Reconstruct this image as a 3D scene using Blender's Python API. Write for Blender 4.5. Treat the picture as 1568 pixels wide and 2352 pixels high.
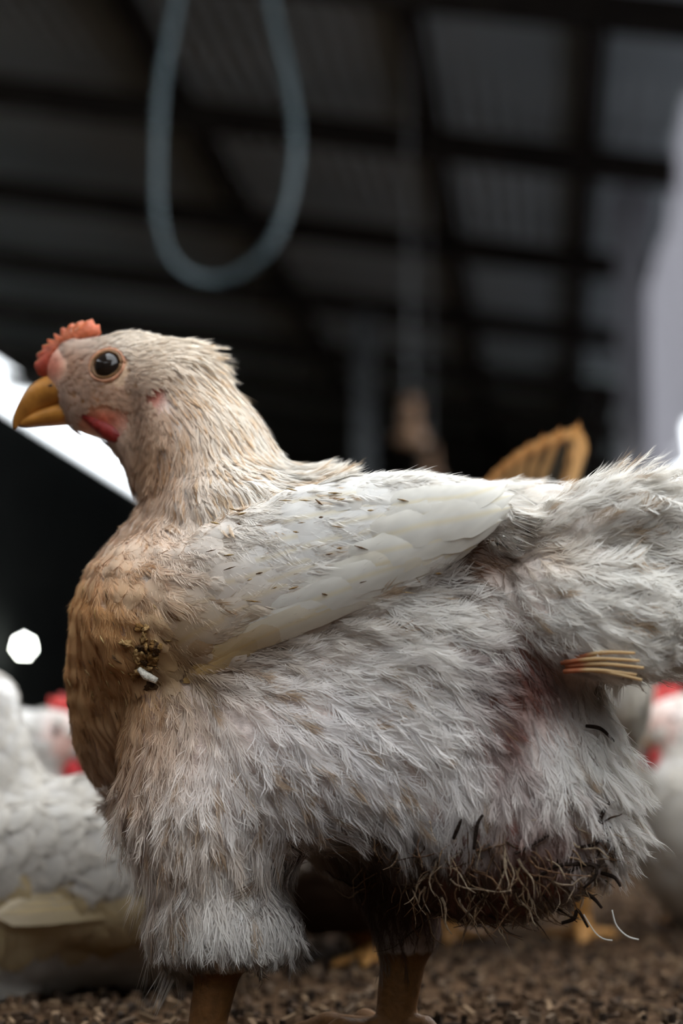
import bpy, math, random
import numpy as np
from mathutils import Vector

for o in list(bpy.data.objects):
    bpy.data.objects.remove(o)
scn = bpy.context.scene
COL = scn.collection
rng = np.random.default_rng(7)
random.seed(7)

# ------------------------------------------------------------------ camera
CAM_Z = 0.155            # camera height above the litter
FPX = 5000.0             # focal length in pixels of a 1568 x 2352 frame
PITCH = math.atan((1715 - 1176) / FPX)
cam_d = bpy.data.cameras.new('camera')
cam = bpy.data.objects.new('camera', cam_d)
COL.objects.link(cam)
cam.location = (0, 0, CAM_Z)
cam.rotation_euler = (math.pi / 2 + PITCH, 0, 0)
cam_d.sensor_fit = 'VERTICAL'
cam_d.sensor_height = 24.0
cam_d.lens = 24.0 * FPX / 2352.0
cam_d.clip_start = 0.02
cam_d.clip_end = 300
cam_d.dof.use_dof = True
cam_d.dof.focus_distance = 1.045
cam_d.dof.aperture_fstop = 3.1
cam_d.dof.aperture_blades = 7
cam_d.dof.aperture_rotation = 0.2
scn.camera = cam

# ------------------------------------------------------------------ world: even overcast sky
SKY = 5.2
world = bpy.data.worlds.new('overcast_sky')
scn.world = world
world.use_nodes = True
bgn = world.node_tree.nodes['Background']
bgn.inputs[0].default_value = (0.91, 0.96, 1.0, 1)
bgn.inputs[1].default_value = SKY
scn.view_settings.view_transform = 'Standard'
scn.view_settings.look = 'None'
scn.view_settings.gamma = 1.0
scn.view_settings.use_curve_mapping = False
scn.view_settings.exposure = 0.0

# ------------------------------------------------------------------ pixel <-> space helpers
CAMP = np.array([0, 0, CAM_Z])
FWD = np.array([0, math.cos(PITCH), math.sin(PITCH)])
UPV = np.array([0, -math.sin(PITCH), math.cos(PITCH)])


def ray(px, py):
    return FWD + np.array([1.0, 0, 0]) * ((px - 784) / FPX) - UPV * ((py - 1176) / FPX)


def at(px, py, depth):
    d = ray(px, py)
    return CAMP + d * (depth / d[1])


def project(P):
    q = P - CAMP
    z = q @ FWD
    return 784 + FPX * q[:, 0] / z, 1176 - FPX * (q @ UPV) / z


# ------------------------------------------------------------------ materials
def mat(name):
    m = bpy.data.materials.new(name)
    m.use_nodes = True
    nt = m.node_tree
    b = nt.nodes['Principled BSDF']
    return m, nt, b


def noise_mat(name, c1, c2, scale=20, rough=0.8, bump=0.0, detail=4, spec=0.3, stretch=None, bscale=None):
    m, nt, b = mat(name)
    tc = nt.nodes.new('ShaderNodeTexCoord')
    mp = nt.nodes.new('ShaderNodeMapping')
    nt.links.new(tc.outputs['Object'], mp.inputs[0])
    if stretch:
        mp.inputs['Scale'].default_value = stretch
    n = nt.nodes.new('ShaderNodeTexNoise')
    n.inputs['Scale'].default_value = scale
    n.inputs['Detail'].default_value = detail
    nt.links.new(mp.outputs[0], n.inputs['Vector'])
    r = nt.nodes.new('ShaderNodeValToRGB')
    r.color_ramp.elements[0].position = 0.35
    r.color_ramp.elements[1].position = 0.68
    r.color_ramp.elements[0].color = (*c1, 1)
    r.color_ramp.elements[1].color = (*c2, 1)
    nt.links.new(n.outputs[0], r.inputs[0])
    nt.links.new(r.outputs[0], b.inputs['Base Color'])
    b.inputs['Roughness'].default_value = rough
    b.inputs['Specular IOR Level'].default_value = spec
    if bump:
        n2 = nt.nodes.new('ShaderNodeTexNoise')
        n2.inputs['Scale'].default_value = bscale or scale * 2
        n2.inputs['Detail'].default_value = 6
        nt.links.new(mp.outputs[0], n2.inputs['Vector'])
        bp = nt.nodes.new('ShaderNodeBump')
        bp.inputs['Strength'].default_value = bump
        bp.inputs['Distance'].default_value = 0.01
        nt.links.new(n2.outputs[0], bp.inputs['Height'])
        nt.links.new(bp.outputs[0], b.inputs['Normal'])
    return m


def attr_mat(name, rough=0.75, trans=0.0, spec=0.2, grain=0.0, gscale=300, sss=0.0, bump=0.0):
    """colour from the mesh attribute Col, optional fine grain and light passing through"""
    m, nt, b = mat(name)
    a = nt.nodes.new('ShaderNodeAttribute')
    a.attribute_name = 'Col'
    out = a.outputs['Color']
    if grain or bump:
        tc = nt.nodes.new('ShaderNodeTexCoord')
        n = nt.nodes.new('ShaderNodeTexNoise')
        n.inputs['Scale'].default_value = gscale
        n.inputs['Detail'].default_value = 5
        nt.links.new(tc.outputs['Object'], n.inputs['Vector'])
    if grain:
        mr = nt.nodes.new('ShaderNodeMapRange')
        mr.inputs['From Min'].default_value = 0.3
        mr.inputs['From Max'].default_value = 0.7
        mr.inputs['To Min'].default_value = 1 - grain
        mr.inputs['To Max'].default_value = 1 + grain * 0.6
        nt.links.new(n.outputs[0], mr.inputs[0])
        mx = nt.nodes.new('ShaderNodeVectorMath')
        mx.operation = 'SCALE'
        nt.links.new(out, mx.inputs[0])
        nt.links.new(mr.outputs[0], mx.inputs['Scale'])
        out = mx.outputs[0]
    if bump:
        bp = nt.nodes.new('ShaderNodeBump')
        bp.inputs['Strength'].default_value = bump
        bp.inputs['Distance'].default_value = 0.002
        nt.links.new(n.outputs[0], bp.inputs['Height'])
        nt.links.new(bp.outputs[0], b.inputs['Normal'])
    nt.links.new(out, b.inputs['Base Color'])
    b.inputs['Roughness'].default_value = rough
    b.inputs['Specular IOR Level'].default_value = spec
    if sss:
        b.inputs['Subsurface Weight'].default_value = sss
        b.inputs['Subsurface Radius'].default_value = (0.004, 0.002, 0.001)
        b.inputs['Subsurface Scale'].default_value = 1.0
    if trans:
        t = nt.nodes.new('ShaderNodeBsdfTranslucent')
        nt.links.new(out, t.inputs[0])
        ms = nt.nodes.new('ShaderNodeMixShader')
        ms.inputs[0].default_value = trans
        o = nt.nodes['Material Output']
        nt.links.new(b.outputs[0], ms.inputs[1])
        nt.links.new(t.outputs[0], ms.inputs[2])
        nt.links.new(ms.outputs[0], o.inputs[0])
    return m


M_FEATHER = attr_mat('white_feather', rough=0.8, trans=0.42, spec=0.08)
M_SKIN = attr_mat('hen_skin', rough=0.6, spec=0.3, grain=0.25, gscale=220, bump=0.5)
M_COMB = attr_mat('comb_flesh', rough=0.5, spec=0.35, grain=0.3, gscale=260, sss=0.3, bump=0.6)
M_BEAK = noise_mat('beak_horn', (0.30, 0.12, 0.02), (0.50, 0.21, 0.035), 90, 0.42, 0.1, spec=0.4, bscale=300)
M_EYE, _nt, _b = mat('dark_eye')
_b.inputs['Base Color'].default_value = (0.012, 0.008, 0.006, 1)
_b.inputs['Roughness'].default_value = 0.05
_b.inputs['Specular IOR Level'].default_value = 0.35
M_IRIS = noise_mat('amber_iris', (0.30, 0.15, 0.05), (0.42, 0.24, 0.09), 400, 0.3)
M_QUILL = noise_mat('feather_quill', (0.62, 0.38, 0.16), (0.75, 0.55, 0.30), 90, 0.35, spec=0.5)
M_DIRT = attr_mat('caked_dirt', rough=0.85, spec=0.15, grain=0.4, gscale=500, bump=0.8)


# ------------------------------------------------------------------ mesh helpers
def mesh_np(name, V, F, col=None, smooth=True):
    """triangle or quad mesh from numpy arrays, optional per vertex colour"""
    V = np.ascontiguousarray(V, dtype=np.float32)
    F = np.ascontiguousarray(F, dtype=np.int32)
    me = bpy.data.meshes.new(name)
    n, k = F.shape
    me.vertices.add(len(V))
    me.vertices.foreach_set('co', V.ravel())
    me.loops.add(n * k)
    me.loops.foreach_set('vertex_index', F.ravel())
    me.polygons.add(n)
    me.polygons.foreach_set('loop_start', np.arange(0, n * k, k, dtype=np.int32))
    me.polygons.foreach_set('loop_total', np.full(n, k, dtype=np.int32))
    me.polygons.foreach_set('use_smooth', np.full(n, smooth))
    if col is not None:
        a = me.color_attributes.new('Col', 'FLOAT_COLOR', 'POINT')
        c = np.ones((len(V), 4), dtype=np.float32)
        c[:, :3] = col
        a.data.foreach_set('color', c.ravel())
    me.update(calc_edges=True)
    me.validate()
    return me


def link(name, me, m=None, parent=None):
    o = bpy.data.objects.new(name, me)
    COL.objects.link(o)
    if m is not None and me is not None and not me.materials:
        me.materials.append(m)
    if parent is not None:
        o.parent = parent
    return o


def tag(o, label=None, cat=None, group=None, kind=None):
    if label:
        o['label'] = label
    if cat:
        o['category'] = cat
    if group:
        o['group'] = group
    if kind:
        o['kind'] = kind
    return o


class MB:
    """small mesh collector: boxes, tubes, lathes"""

    def __init__(s):
        s.v = []
        s.f = []
        s.c = []

    def box(s, c, size, ax=None, col=(1, 1, 1)):
        ax = ax if ax is not None else np.eye(3)
        b = len(s.v)
        for i in (-1, 1):
            for j in (-1, 1):
                for k in (-1, 1):
                    s.v.append(np.asarray(c) + ax[0] * (i * size[0] / 2) + ax[1] * (j * size[1] / 2) + ax[2] * (k * size[2] / 2))
                    s.c.append(col)
        for q in ((0, 1, 3, 2), (4, 6, 7, 5), (0, 4, 5, 1), (2, 3, 7, 6), (0, 2, 6, 4), (1, 5, 7, 3)):
            s.f.append([b + i for i in q])
        return s

    def tube(s, pts, rad, n=10, col=(1, 1, 1), flat=None):
        pts = [np.asarray(p, float) for p in pts]
        if np.isscalar(rad):
            rad = [rad] * len(pts)
        cols = col if isinstance(col, list) else [col] * len(pts)
        b = len(s.v)
        up = np.array([0.13, 0.31, 0.94])
        prev = None
        for i, p in enumerate(pts):
            t = pts[min(i + 1, len(pts) - 1)] - pts[max(i - 1, 0)]
            t = t / (np.linalg.norm(t) + 1e-12)
            if prev is None:
                u = np.cross(t, up)
                if np.linalg.norm(u) < 1e-3:
                    u = np.cross(t, [1, 0, 0])
            else:
                u = prev - t * (prev @ t)
            u = u / (np.linalg.norm(u) + 1e-12)
            prev = u
            w = np.cross(t, u)
            for k in range(n):
                a = 2 * math.pi * k / n
                s.v.append(p + (u * math.cos(a) + w * math.sin(a) * (flat or 1.0)) * rad[i])
                s.c.append(cols[i])
        for i in range(len(pts) - 1):
            for k in range(n):
                k2 = (k + 1) % n
                s.f.append([b + i * n + k, b + i * n + k2, b + (i + 1) * n + k2, b + (i + 1) * n + k])
        s.f.append([b + k for k in range(n)][::-1])
        s.f.append([b + (len(pts) - 1) * n + k for k in range(n)])
        return s

    def lathe(s, prof, c, n=24, col=(1, 1, 1)):
        b = len(s.v)
        for r, z in prof:
            for k in range(n):
                a = 2 * math.pi * k / n
                s.v.append(np.asarray(c) + np.array([r * math.cos(a), r * math.sin(a), z]))
                s.c.append(col)
        for i in range(len(prof) - 1):
            for k in range(n):
                k2 = (k + 1) % n
                s.f.append([b + i * n + k, b + i * n + k2, b + (i + 1) * n + k2, b + (i + 1) * n + k])
        s.f.append([b + k for k in range(n)][::-1])
        s.f.append([b + (len(prof) - 1) * n + k for k in range(n)])
        return s

    def build(s, name, m, parent=None, smooth=False, colored=False, origin=None):
        V = np.array(s.v)
        if origin is not None:
            V = V - np.asarray(origin)
        me = bpy.data.meshes.new(name)
        me.from_pydata([tuple(p) for p in V], [], s.f)
        if smooth:
            me.polygons.foreach_set('use_smooth', [True] * len(me.polygons))
        if colored:
            a = me.color_attributes.new('Col', 'FLOAT_COLOR', 'POINT')
            c = np.ones((len(V), 4), dtype=np.float32)
            c[:, :3] = np.array(s.c)
            a.data.foreach_set('color', c.ravel())
        me.update()
        o = link(name, me, m, parent)
        if origin is not None:
            o.location = origin
        return o


def spline(pts, n):
    """Catmull-Rom through control rows"""
    P = np.array(pts, float)
    out = []
    m = len(P)
    for q in range(n):
        u = q / (n - 1) * (m - 1)
        i = min(int(u), m - 2)
        t = u - i
        p0 = P[max(i - 1, 0)]
        p1 = P[i]
        p2 = P[i + 1]
        p3 = P[min(i + 2, m - 1)]
        out.append(0.5 * (2 * p1 + (p2 - p0) * t + (2 * p0 - 5 * p1 + 4 * p2 - p3) * t * t + (3 * p1 - p0 - 3 * p2 + p3) * t ** 3))
    return np.array(out)


# ------------------------------------------------------------------ distance-field bodies
class Field:
    def __init__(s, lo, hi, h):
        s.h = h
        s.o = np.array(lo, np.float32)
        n = np.ceil((np.array(hi) - np.array(lo)) / h).astype(int) + 1
        s.n = n
        ax = [s.o[i] + h * np.arange(n[i], dtype=np.float32) for i in range(3)]
        s.X, s.Y, s.Z = np.meshgrid(*ax, indexing='ij', sparse=True)
        s.F = np.full(tuple(n), 1e3, np.float32)

    def add(s, d, k):
        if k <= 0:
            s.F = np.minimum(s.F, d)
            return
        hh = np.maximum(k - np.abs(s.F - d), 0) / k
        s.F = np.minimum(s.F, d) - hh * hh * k * 0.25

    def ell(s, c, r, tilt=0.0, yaw=0.0, k=0.012):
        """ellipsoid at c, radii r, tilted in the x-z plane, yawed about z"""
        x = s.X - c[0]
        y = s.Y - c[1]
        z = s.Z - c[2]
        if yaw:
            cy, sy = math.cos(yaw), math.sin(yaw)
            x, y = cy * x + sy * y, -sy * x + cy * y
        if tilt:
            ct, st = math.cos(tilt), math.sin(tilt)
            x, z = ct * x + st * z, -st * x + ct * z
        a = (x / r[0]) ** 2 + (y / r[1]) ** 2 + (z / r[2]) ** 2
        b = (x / r[0] ** 2) ** 2 + (y / r[1] ** 2) ** 2 + (z / r[2] ** 2) ** 2
        k0 = np.sqrt(a)
        d = k0 * (k0 - 1) / np.sqrt(b + 1e-9)
        s.add(d.astype(np.float32), k)

    def cap(s, a, b, ra, rb, k=0.008):
        a = np.asarray(a, float)
        b = np.asarray(b, float)
        ab = b - a
        L = ab @ ab
        t = ((s.X - a[0]) * ab[0] + (s.Y - a[1]) * ab[1] + (s.Z - a[2]) * ab[2]) / L
        t = np.clip(t, 0, 1)
        d = np.sqrt((s.X - a[0] - t * ab[0]) ** 2 + (s.Y - a[1] - t * ab[1]) ** 2 + (s.Z - a[2] - t * ab[2]) ** 2) - (ra + (rb - ra) * t)
        s.add(d.astype(np.float32), k)

    def finish(s):
        s.G = np.gradient(s.F, s.h)

    def _w(s, P):
        q = (P - s.o) / s.h
        q = np.clip(q, 0, s.n - 1.001)
        i = q.astype(int)
        return i, (q - i)

    def _tri(s, A, i, f):
        r = 0
        for a in (0, 1):
            wa = f[:, 0] if a else 1 - f[:, 0]
            for b in (0, 1):
                wb = f[:, 1] if b else 1 - f[:, 1]
                for c in (0, 1):
                    wc = f[:, 2] if c else 1 - f[:, 2]
                    r = r + wa * wb * wc * A[i[:, 0] + a, i[:, 1] + b, i[:, 2] + c]
        return r

    def dist(s, P):
        i, f = s._w(P)
        return s._tri(s.F, i, f)

    def dist_grad(s, P):
        i, f = s._w(P)
        d = s._tri(s.F, i, f)
        g = np.stack([s._tri(s.G[a], i, f) for a in range(3)], 1)
        ln = np.linalg.norm(g, axis=1, keepdims=True) + 1e-6
        return d / np.maximum(ln[:, 0], 0.5), g / ln

    def mesh(s):
        F = s.F
        S = F < 0
        nx, ny, nz = F.shape
        cnt = np.zeros((nx - 1, ny - 1, nz - 1), np.int8)
        for a in (0, 1):
            for b in (0, 1):
                for c in (0, 1):
                    cnt += S[a:nx - 1 + a, b:ny - 1 + b, c:nz - 1 + c]
        act = (cnt > 0) & (cnt < 8)
        ii = np.argwhere(act)
        idx = np.full(act.shape, -1, np.int32)
        idx[act] = np.arange(len(ii))
        acc = np.zeros((len(ii), 3))
        num = np.zeros(len(ii))
        for ax in range(3):
            for p in (0, 1):
                for q in (0, 1):
                    a = [0, 0, 0]
                    o1, o2 = [x for x in range(3) if x != ax]
                    a[o1] = p
                    a[o2] = q
                    b = list(a)
                    b[ax] = 1
                    fa = F[ii[:, 0] + a[0], ii[:, 1] + a[1], ii[:, 2] + a[2]]
                    fb = F[ii[:, 0] + b[0], ii[:, 1] + b[1], ii[:, 2] + b[2]]
                    cr = (fa < 0) != (fb < 0)
                    t = np.where(cr, fa / np.where(fa == fb, 1, fa - fb), 0)
                    pos = np.tile(np.array(a, float), (len(ii), 1))
                    pos[:, ax] = t
                    acc += pos * cr[:, None]
                    num += cr
        V = (ii + acc / num[:, None]) * s.h + s.o
        Q = []
        for ax in range(3):
            o1, o2 = (ax + 1) % 3, (ax + 2) % 3
            sl0 = [slice(None)] * 3
            sl1 = [slice(None)] * 3
            sl0[ax] = slice(0, F.shape[ax] - 1)
            sl1[ax] = slice(1, F.shape[ax])
            ch = S[tuple(sl0)] != S[tuple(sl1)]
            e = np.argwhere(ch)
            e = e[(e[:, o1] > 0) & (e[:, o2] > 0) & (e[:, o1] < F.shape[o1] - 1) & (e[:, o2] < F.shape[o2] - 1)]
            ins = S[e[:, 0], e[:, 1], e[:, 2]]
            c = []
            for d1, d2 in ((-1, -1), (0, -1), (0, 0), (-1, 0)):
                ee = e.copy()
                ee[:, o1] += d1
                ee[:, o2] += d2
                c.append(idx[ee[:, 0], ee[:, 1], ee[:, 2]])
            q = np.stack(c, 1)
            q[~ins] = q[~ins][:, ::-1]
            Q.append(q)
        Q = np.concatenate(Q)
        Q = Q[(Q >= 0).all(1)]
        for _ in range(2):           # pull onto the surface, relax
            d, g = s.dist_grad(V)
            V = V - g * d[:, None] * 0.8
        return V, Q


def sample_faces(V, Q, n, weight=None):
    A = V[Q[:, 0]]
    B = V[Q[:, 1]]
    C = V[Q[:, 2]]
    D = V[Q[:, 3]]
    ar = 0.5 * np.linalg.norm(np.cross(C - A, D - B), axis=1)
    if weight is not None:
        ar = ar * weight
    c = np.cumsum(ar)
    f = np.searchsorted(c, rng.random(n) * c[-1])
    u = rng.random((n, 1))
    v = rng.random((n, 1))
    return A[f] * (1 - u) * (1 - v) + B[f] * u * (1 - v) + C[f] * u * v + D[f] * (1 - u) * v


# ------------------------------------------------------------------ feather templates (x along 0..1, y across -1..1, z height in lengths)
def barb_template(nb, seed, spread=0.6, back=0.1, wid=0.012, curl=0.12, vane=1.0, rag=0.3):
    """a loose feather: fine barbs leaving a shaft on both sides"""
    r = np.random.default_rng(seed)
    V = []
    F = []
    for i in range(nb):
        t = back + (0.9 - back) * (i + r.random() * 0.8) / nb
        side = 1 if i % 2 else -1
        ln = (0.32 + 0.28 * math.sin(math.pi * min(1, t * 1.05))) * (1 - rag * r.random())
        ang = spread * (1 - 0.55 * t) * (0.8 + 0.4 * r.random())
        bend = r.normal(0, curl)
        z1 = r.normal(0.0, 0.05)
        b = len(V)
        p0 = np.array([t, 0, 0.0])
        dirv = np.array([math.cos(ang), side * math.sin(ang) * vane, 0])
        nrm = np.array([-math.sin(ang) * side, math.cos(ang), 0])
        p1 = p0 + dirv * ln * 0.5 + np.array([0, 0, z1 * 0.5]) + nrm * bend * ln * 0.25
        p2 = p0 + dirv * ln + np.array([0.06 * r.random(), 0, z1]) + nrm * bend * ln * 0.8 + np.array([0, -side * 0.06, 0])
        w = wid * (0.7 + 0.6 * r.random())
        V += [p0 - nrm * w * 0.6, p0 + nrm * w * 0.6, p1 - nrm * w, p1 + nrm * w, p2]
        F += [(b, b + 1, b + 3), (b, b + 3, b + 2), (b + 2, b + 3, b + 4)]
    b = len(V)     # shaft
    V += [np.array([-0.03, -wid * 1.2, 0]), np.array([-0.03, wid * 1.2, 0]), np.array([0.5, -wid, 0.02]), np.array([0.5, wid, 0.02]), np.array([1.0, 0, 0.0])]
    F += [(b, b + 1, b + 3), (b, b + 3, b + 2), (b + 2, b + 3, b + 4)]
    V = np.array(V)
    return V, np.array(F), np.clip(V[:, 0], 0, 1.2)


def vane_template(seed, nx=8, ny=6, power=0.55, fringe=22, split=1):
    """a closed contour feather: cambered vane, ragged soft margin"""
    r = np.random.default_rng(seed)
    V = []
    F = []
    for i in range(nx + 1):
        t = i / nx
        w = (max(0.0, math.sin(math.pi * (0.08 + 0.84 * t ** 0.85))) ** power) * (0.9 + 0.1 * t)
        for j in range(ny + 1):
            y = (j / ny * 2 - 1)
            V.append([t - 0.10 * abs(y) ** 2 * t + r.normal(0, 0.008), y * w + r.normal(0, 0.02), 0.05 * (1 - y * y) * w + r.normal(0, 0.004)])
    for i in range(nx):
        for j in range(ny):
            a = i * (ny + 1) + j
            F += [(a, a + 1, a + ny + 2), (a, a + ny + 2, a + ny + 1)]
    for q in range(fringe):
        t = 0.35 + 0.65 * q / fringe
        for side in (-1, 1):
            i = t * nx
            w = (max(0.0, math.sin(math.pi * (0.08 + 0.84 * t ** 0.85))) ** power)
            b = len(V)
            x0 = t - 0.10 * t
            L = 0.10 + 0.10 * r.random()
            V += [[x0, side * w * 0.9, 0.0], [x0 + 0.035, side * w * 0.84, 0.0], [x0 + L, side * (w * 0.95 + 0.05 * r.normal()), r.normal(0, 0.02)]]
            F += [(b, b + 1, b + 2)]
    V = np.array(V)
    return V, np.array(F), np.clip(V[:, 0], 0, 1.2)


def tuft_template(seed, nb=8, wid=0.05):
    r = np.random.default_rng(seed)
    V = []
    F = []
    for i in range(nb):
        y0 = r.normal(0, 0.35)
        y1 = y0 * 1.3 + r.normal(0, 0.35)
        L = 0.6 + 0.5 * r.random()
        x0 = r.random() * 0.3
        z = abs(r.normal(0.05, 0.08))
        w = wid * (0.6 + 0.8 * r.random()) * 3
        b = len(V)
        ym = (y0 + y1) / 2
        V += [[x0, y0 - w * 0.7, 0], [x0, y0 + w * 0.7, 0], [x0 + L * 0.5, ym - w, z * .6], [x0 + L * 0.5, ym + w, z * .6], [x0 + L, y1, z]]
        F += [(b, b + 1, b + 3), (b, b + 3, b + 2), (b + 2, b + 3, b + 4)]
    V = np.array(V, float)
    return V, np.array(F), np.clip(V[:, 0], 0, 1.2)


T_FLUFF = [barb_template(46, 10 + i, spread=0.75, wid=0.0085, curl=0.35, vane=0.55) for i in range(8)]
T_HACKLE = [barb_template(36, 30 + i, spread=0.42, wid=0.013, curl=0.08, vane=0.5) for i in range(4)]
T_VANE = [barb_template(64, 50 + i, spread=0.85, back=0.0, wid=0.020, curl=0.04, vane=1.5, rag=0.10) for i in range(6)]
T_SHEET = [vane_template(60 + i) for i in range(3)]
T_TUFT = [tuft_template(70 + i) for i in range(6)]
T_WISP = [barb_template(14, 90 + i, spread=0.5, wid=0.012, curl=0.5, vane=0.6, rag=0.6) for i in range(4)]


def plant(templates, R, T, N, ln, wd, col, tip, base=0.0, lift=0.10, field=None, pull=0.5, absolute_y=False):
    """set feathers on a surface; returns arrays for one joined mesh"""
    VV, FF, CC = [], [], []
    off = 0
    pick = rng.integers(0, len(templates), len(R))
    for ti, (tv, tf, tt) in enumerate(templates):
        m = np.where(pick == ti)[0]
        if not len(m):
            continue
        t = T[m]
        n = N[m]
        t = t - n * (t * n).sum(1, keepdims=True)
        t /= np.linalg.norm(t, axis=1, keepdims=True) + 1e-9
        b = np.cross(n, t)
        L = ln[m][:, None, None]
        Wd = wd[m][:, None, None]
        x = tv[:, 0][None, :, None]
        y = tv[:, 1][None, :, None]
        z = tv[:, 2][None, :, None]
        lf = ((lift[m] if np.ndim(lift) else lift) * (0.6 + 0.8 * rng.random(len(m))))[:, None, None]
        hgt = base + L * (z + lf * x)
        P = R[m][:, None, :] + t[:, None, :] * (L * x) + b[:, None, :] * (Wd * y) + n[:, None, :] * hgt
        P = P.reshape(-1, 3)
        if field is not None:
            want = np.broadcast_to(hgt, (len(m), len(tv), 1)).reshape(-1)
            for _ in range(2):
                d, g = field.dist_grad(P)
                e = want - d
                pl_ = np.repeat(pull[m], len(tv)) if np.ndim(pull) else pull
                P = P + g * (np.where(e > 0, e, e * pl_))[:, None]
        c = col[m][:, None, :] * (1 - tt[None, :, None]) + tip[m][:, None, :] * tt[None, :, None]
        VV.append(P)
        CC.append(np.clip(c, 0, 1).reshape(-1, 3))
        FF.append((tf[None] + (np.arange(len(m)) * len(tv))[:, None, None] + off).reshape(-1, 3))
        off += len(m) * len(tv)
    return np.concatenate(VV), np.concatenate(FF), np.concatenate(CC)


# ================================================================== THE SHED
YAW = math.atan((1262 - 784) / FPX)          # the shed runs a little to the right of the view
AX = np.array([math.sin(YAW), math.cos(YAW), 0])
RT = np.array([math.cos(YAW), -math.sin(YAW), 0])
UZ = np.array([0, 0, 1.0])


def S(X, d, Z):
    """shed coordinates: X to the right, d along, Z above the camera height"""
    return RT * X + AX * d + UZ * (Z + CAM_Z)


SLOPE = 0.15


def roof_z(X):
    return 2.6 - SLOPE * X


ROOF_L, ROOF_R = -4.76, 0.62
D0, D1 = 2.6, 40.0  # roof starts beyond the birds, leaving an unseen opening for skylight
M_SHEET = noise_mat('weathered_grey_roofing', (0.31, 0.36, 0.37), (0.41, 0.46, 0.47), 1.3, 0.7, spec=0.2)
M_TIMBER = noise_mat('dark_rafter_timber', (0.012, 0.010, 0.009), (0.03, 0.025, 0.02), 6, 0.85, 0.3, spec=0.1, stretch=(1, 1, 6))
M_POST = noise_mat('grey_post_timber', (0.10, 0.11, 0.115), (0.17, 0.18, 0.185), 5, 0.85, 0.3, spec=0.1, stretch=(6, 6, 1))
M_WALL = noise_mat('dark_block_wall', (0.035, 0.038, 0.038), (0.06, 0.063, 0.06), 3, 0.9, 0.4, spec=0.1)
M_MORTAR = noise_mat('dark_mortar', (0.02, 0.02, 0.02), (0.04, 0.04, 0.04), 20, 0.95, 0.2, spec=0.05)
M_TARP = noise_mat('grey_tarpaulin', (0.30, 0.295, 0.31), (0.40, 0.395, 0.41), 2.0, 0.6, 0.15, spec=0.25)
_n = M_TARP.node_tree
_t = _n.nodes.new('ShaderNodeBsdfTranslucent')
_t.inputs[0].default_value = (0.44, 0.43, 0.45, 1)
_m = _n.nodes.new('ShaderNodeMixShader')
_m.inputs[0].default_value = 0.62
_n.links.new(_n.nodes['Principled BSDF'].outputs[0], _m.inputs[1])
_n.links.new(_t.outputs[0], _m.inputs[2])
_n.links.new(_m.outputs[0], _n.nodes['Material Output'].inputs[0])
M_FLOOR = noise_mat('brown_litter_floor', (0.03, 0.016, 0.009), (0.12, 0.07, 0.038), 55, 0.95, 1.0, detail=8, spec=0.05, bscale=160)

# floor
mb = MB()
fl = [S(-5.2, -3.5, -CAM_Z), S(2.6, -3.5, -CAM_Z), S(2.6, 41, -CAM_Z), S(-5.2, 41, -CAM_Z)]
mb.v = fl + [p - UZ * 0.12 for p in fl]
mb.c = [(1, 1, 1)] * 8
mb.f = [[0, 1, 2, 3], [7, 6, 5, 4], [0, 4, 5, 1], [1, 5, 6, 2], [2, 6, 7, 3], [3, 7, 4, 0]]
floor = tag(mb.build('floor', M_FLOOR), 'brown litter covered shed floor', None, kind='structure')

# roof: corrugated sheets between the rafters
ceiling = link('ceiling', None)
ceiling.location = tuple(S(ROOF_L, D0, roof_z(ROOF_L)))
tag(ceiling, 'grey sheet roof on dark rafters and purlins', None, kind='structure')
CI = np.array(ceiling.location)


def sheet(d0, d1):
    nX = 264
    mbs = MB()
    for s_ in (0, 1):
        for i in range(nX + 1):
            X = ROOF_L + (ROOF_R - ROOF_L) * i / nX
            z = roof_z(X) + 0.018 * math.sin(i * math.pi / 2) + 0.02
            mbs.v += [S(X, d0, z + s_ * 0.004) - CI, S(X, d1, z + s_ * 0.004 - 0.01) - CI]
    n2 = 2 * (nX + 1)
    for i in range(nX):
        a = 2 * i
        mbs.f.append([a, a + 1, a + 3, a + 2])
        mbs.f.append([n2 + a, n2 + a + 2, n2 + a + 3, n2 + a + 1])
    mbs.c = [(1, 1, 1)] * len(mbs.v)
    return mbs.build('roof_sheet', M_SHEET, ceiling, smooth=True)


dd = [D0] + [3.2 + 1.9 * k for k in range(20)]
for a, b in zip(dd[:-1], dd[1:]):
    sheet(a, b + 0.12)


def blocker_sheet(X0, X1, d0, d1):
    nX = int((X1 - X0) * 50)
    mbs = MB()
    for s_ in (0, 1):
        for i in range(nX + 1):
            X = X0 + (X1 - X0) * i / nX
            z = roof_z(X) + 0.018 * math.sin(i * math.pi / 2) + 0.02
            mbs.v += [S(X, d0, z + s_ * 0.004) - CI, S(X, d1, z + s_ * 0.004) - CI]
    n2 = 2 * (nX + 1)
    for i in range(nX):
        a = 2 * i
        mbs.f.append([a, a + 1, a + 3, a + 2])
        mbs.f.append([n2 + a, n2 + a + 2, n2 + a + 3, n2 + a + 1])
    mbs.c = [(1, 1, 1)] * len(mbs.v)
    return mbs.build('roof_sheet', M_SHEET, ceiling, smooth=True)


blocker_sheet(ROOF_L, -1.3, -3.3, D0)  # unseen roof over the left, added to block low light from there
blocker_sheet(-1.3, ROOF_R, -3.3, -1.0)  # unseen roof behind the camera, added to narrow the sky opening


def sloped_bar(name, X0, X1, d, h, w, zoff):
    """a rafter following the roof pitch"""
    mb = MB()
    p0 = S(X0, d, roof_z(X0) + zoff)
    p1 = S(X1, d, roof_z(X1) + zoff)
    ex = (p1 - p0)
    L = np.linalg.norm(ex)
    ex /= L
    ez = np.cross(ex, AX)
    mb.box((p0 + p1) / 2 - CI, (L, w, h), np.array([ex, AX, ez]))
    return mb.build(name, M_TIMBER, ceiling)


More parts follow.
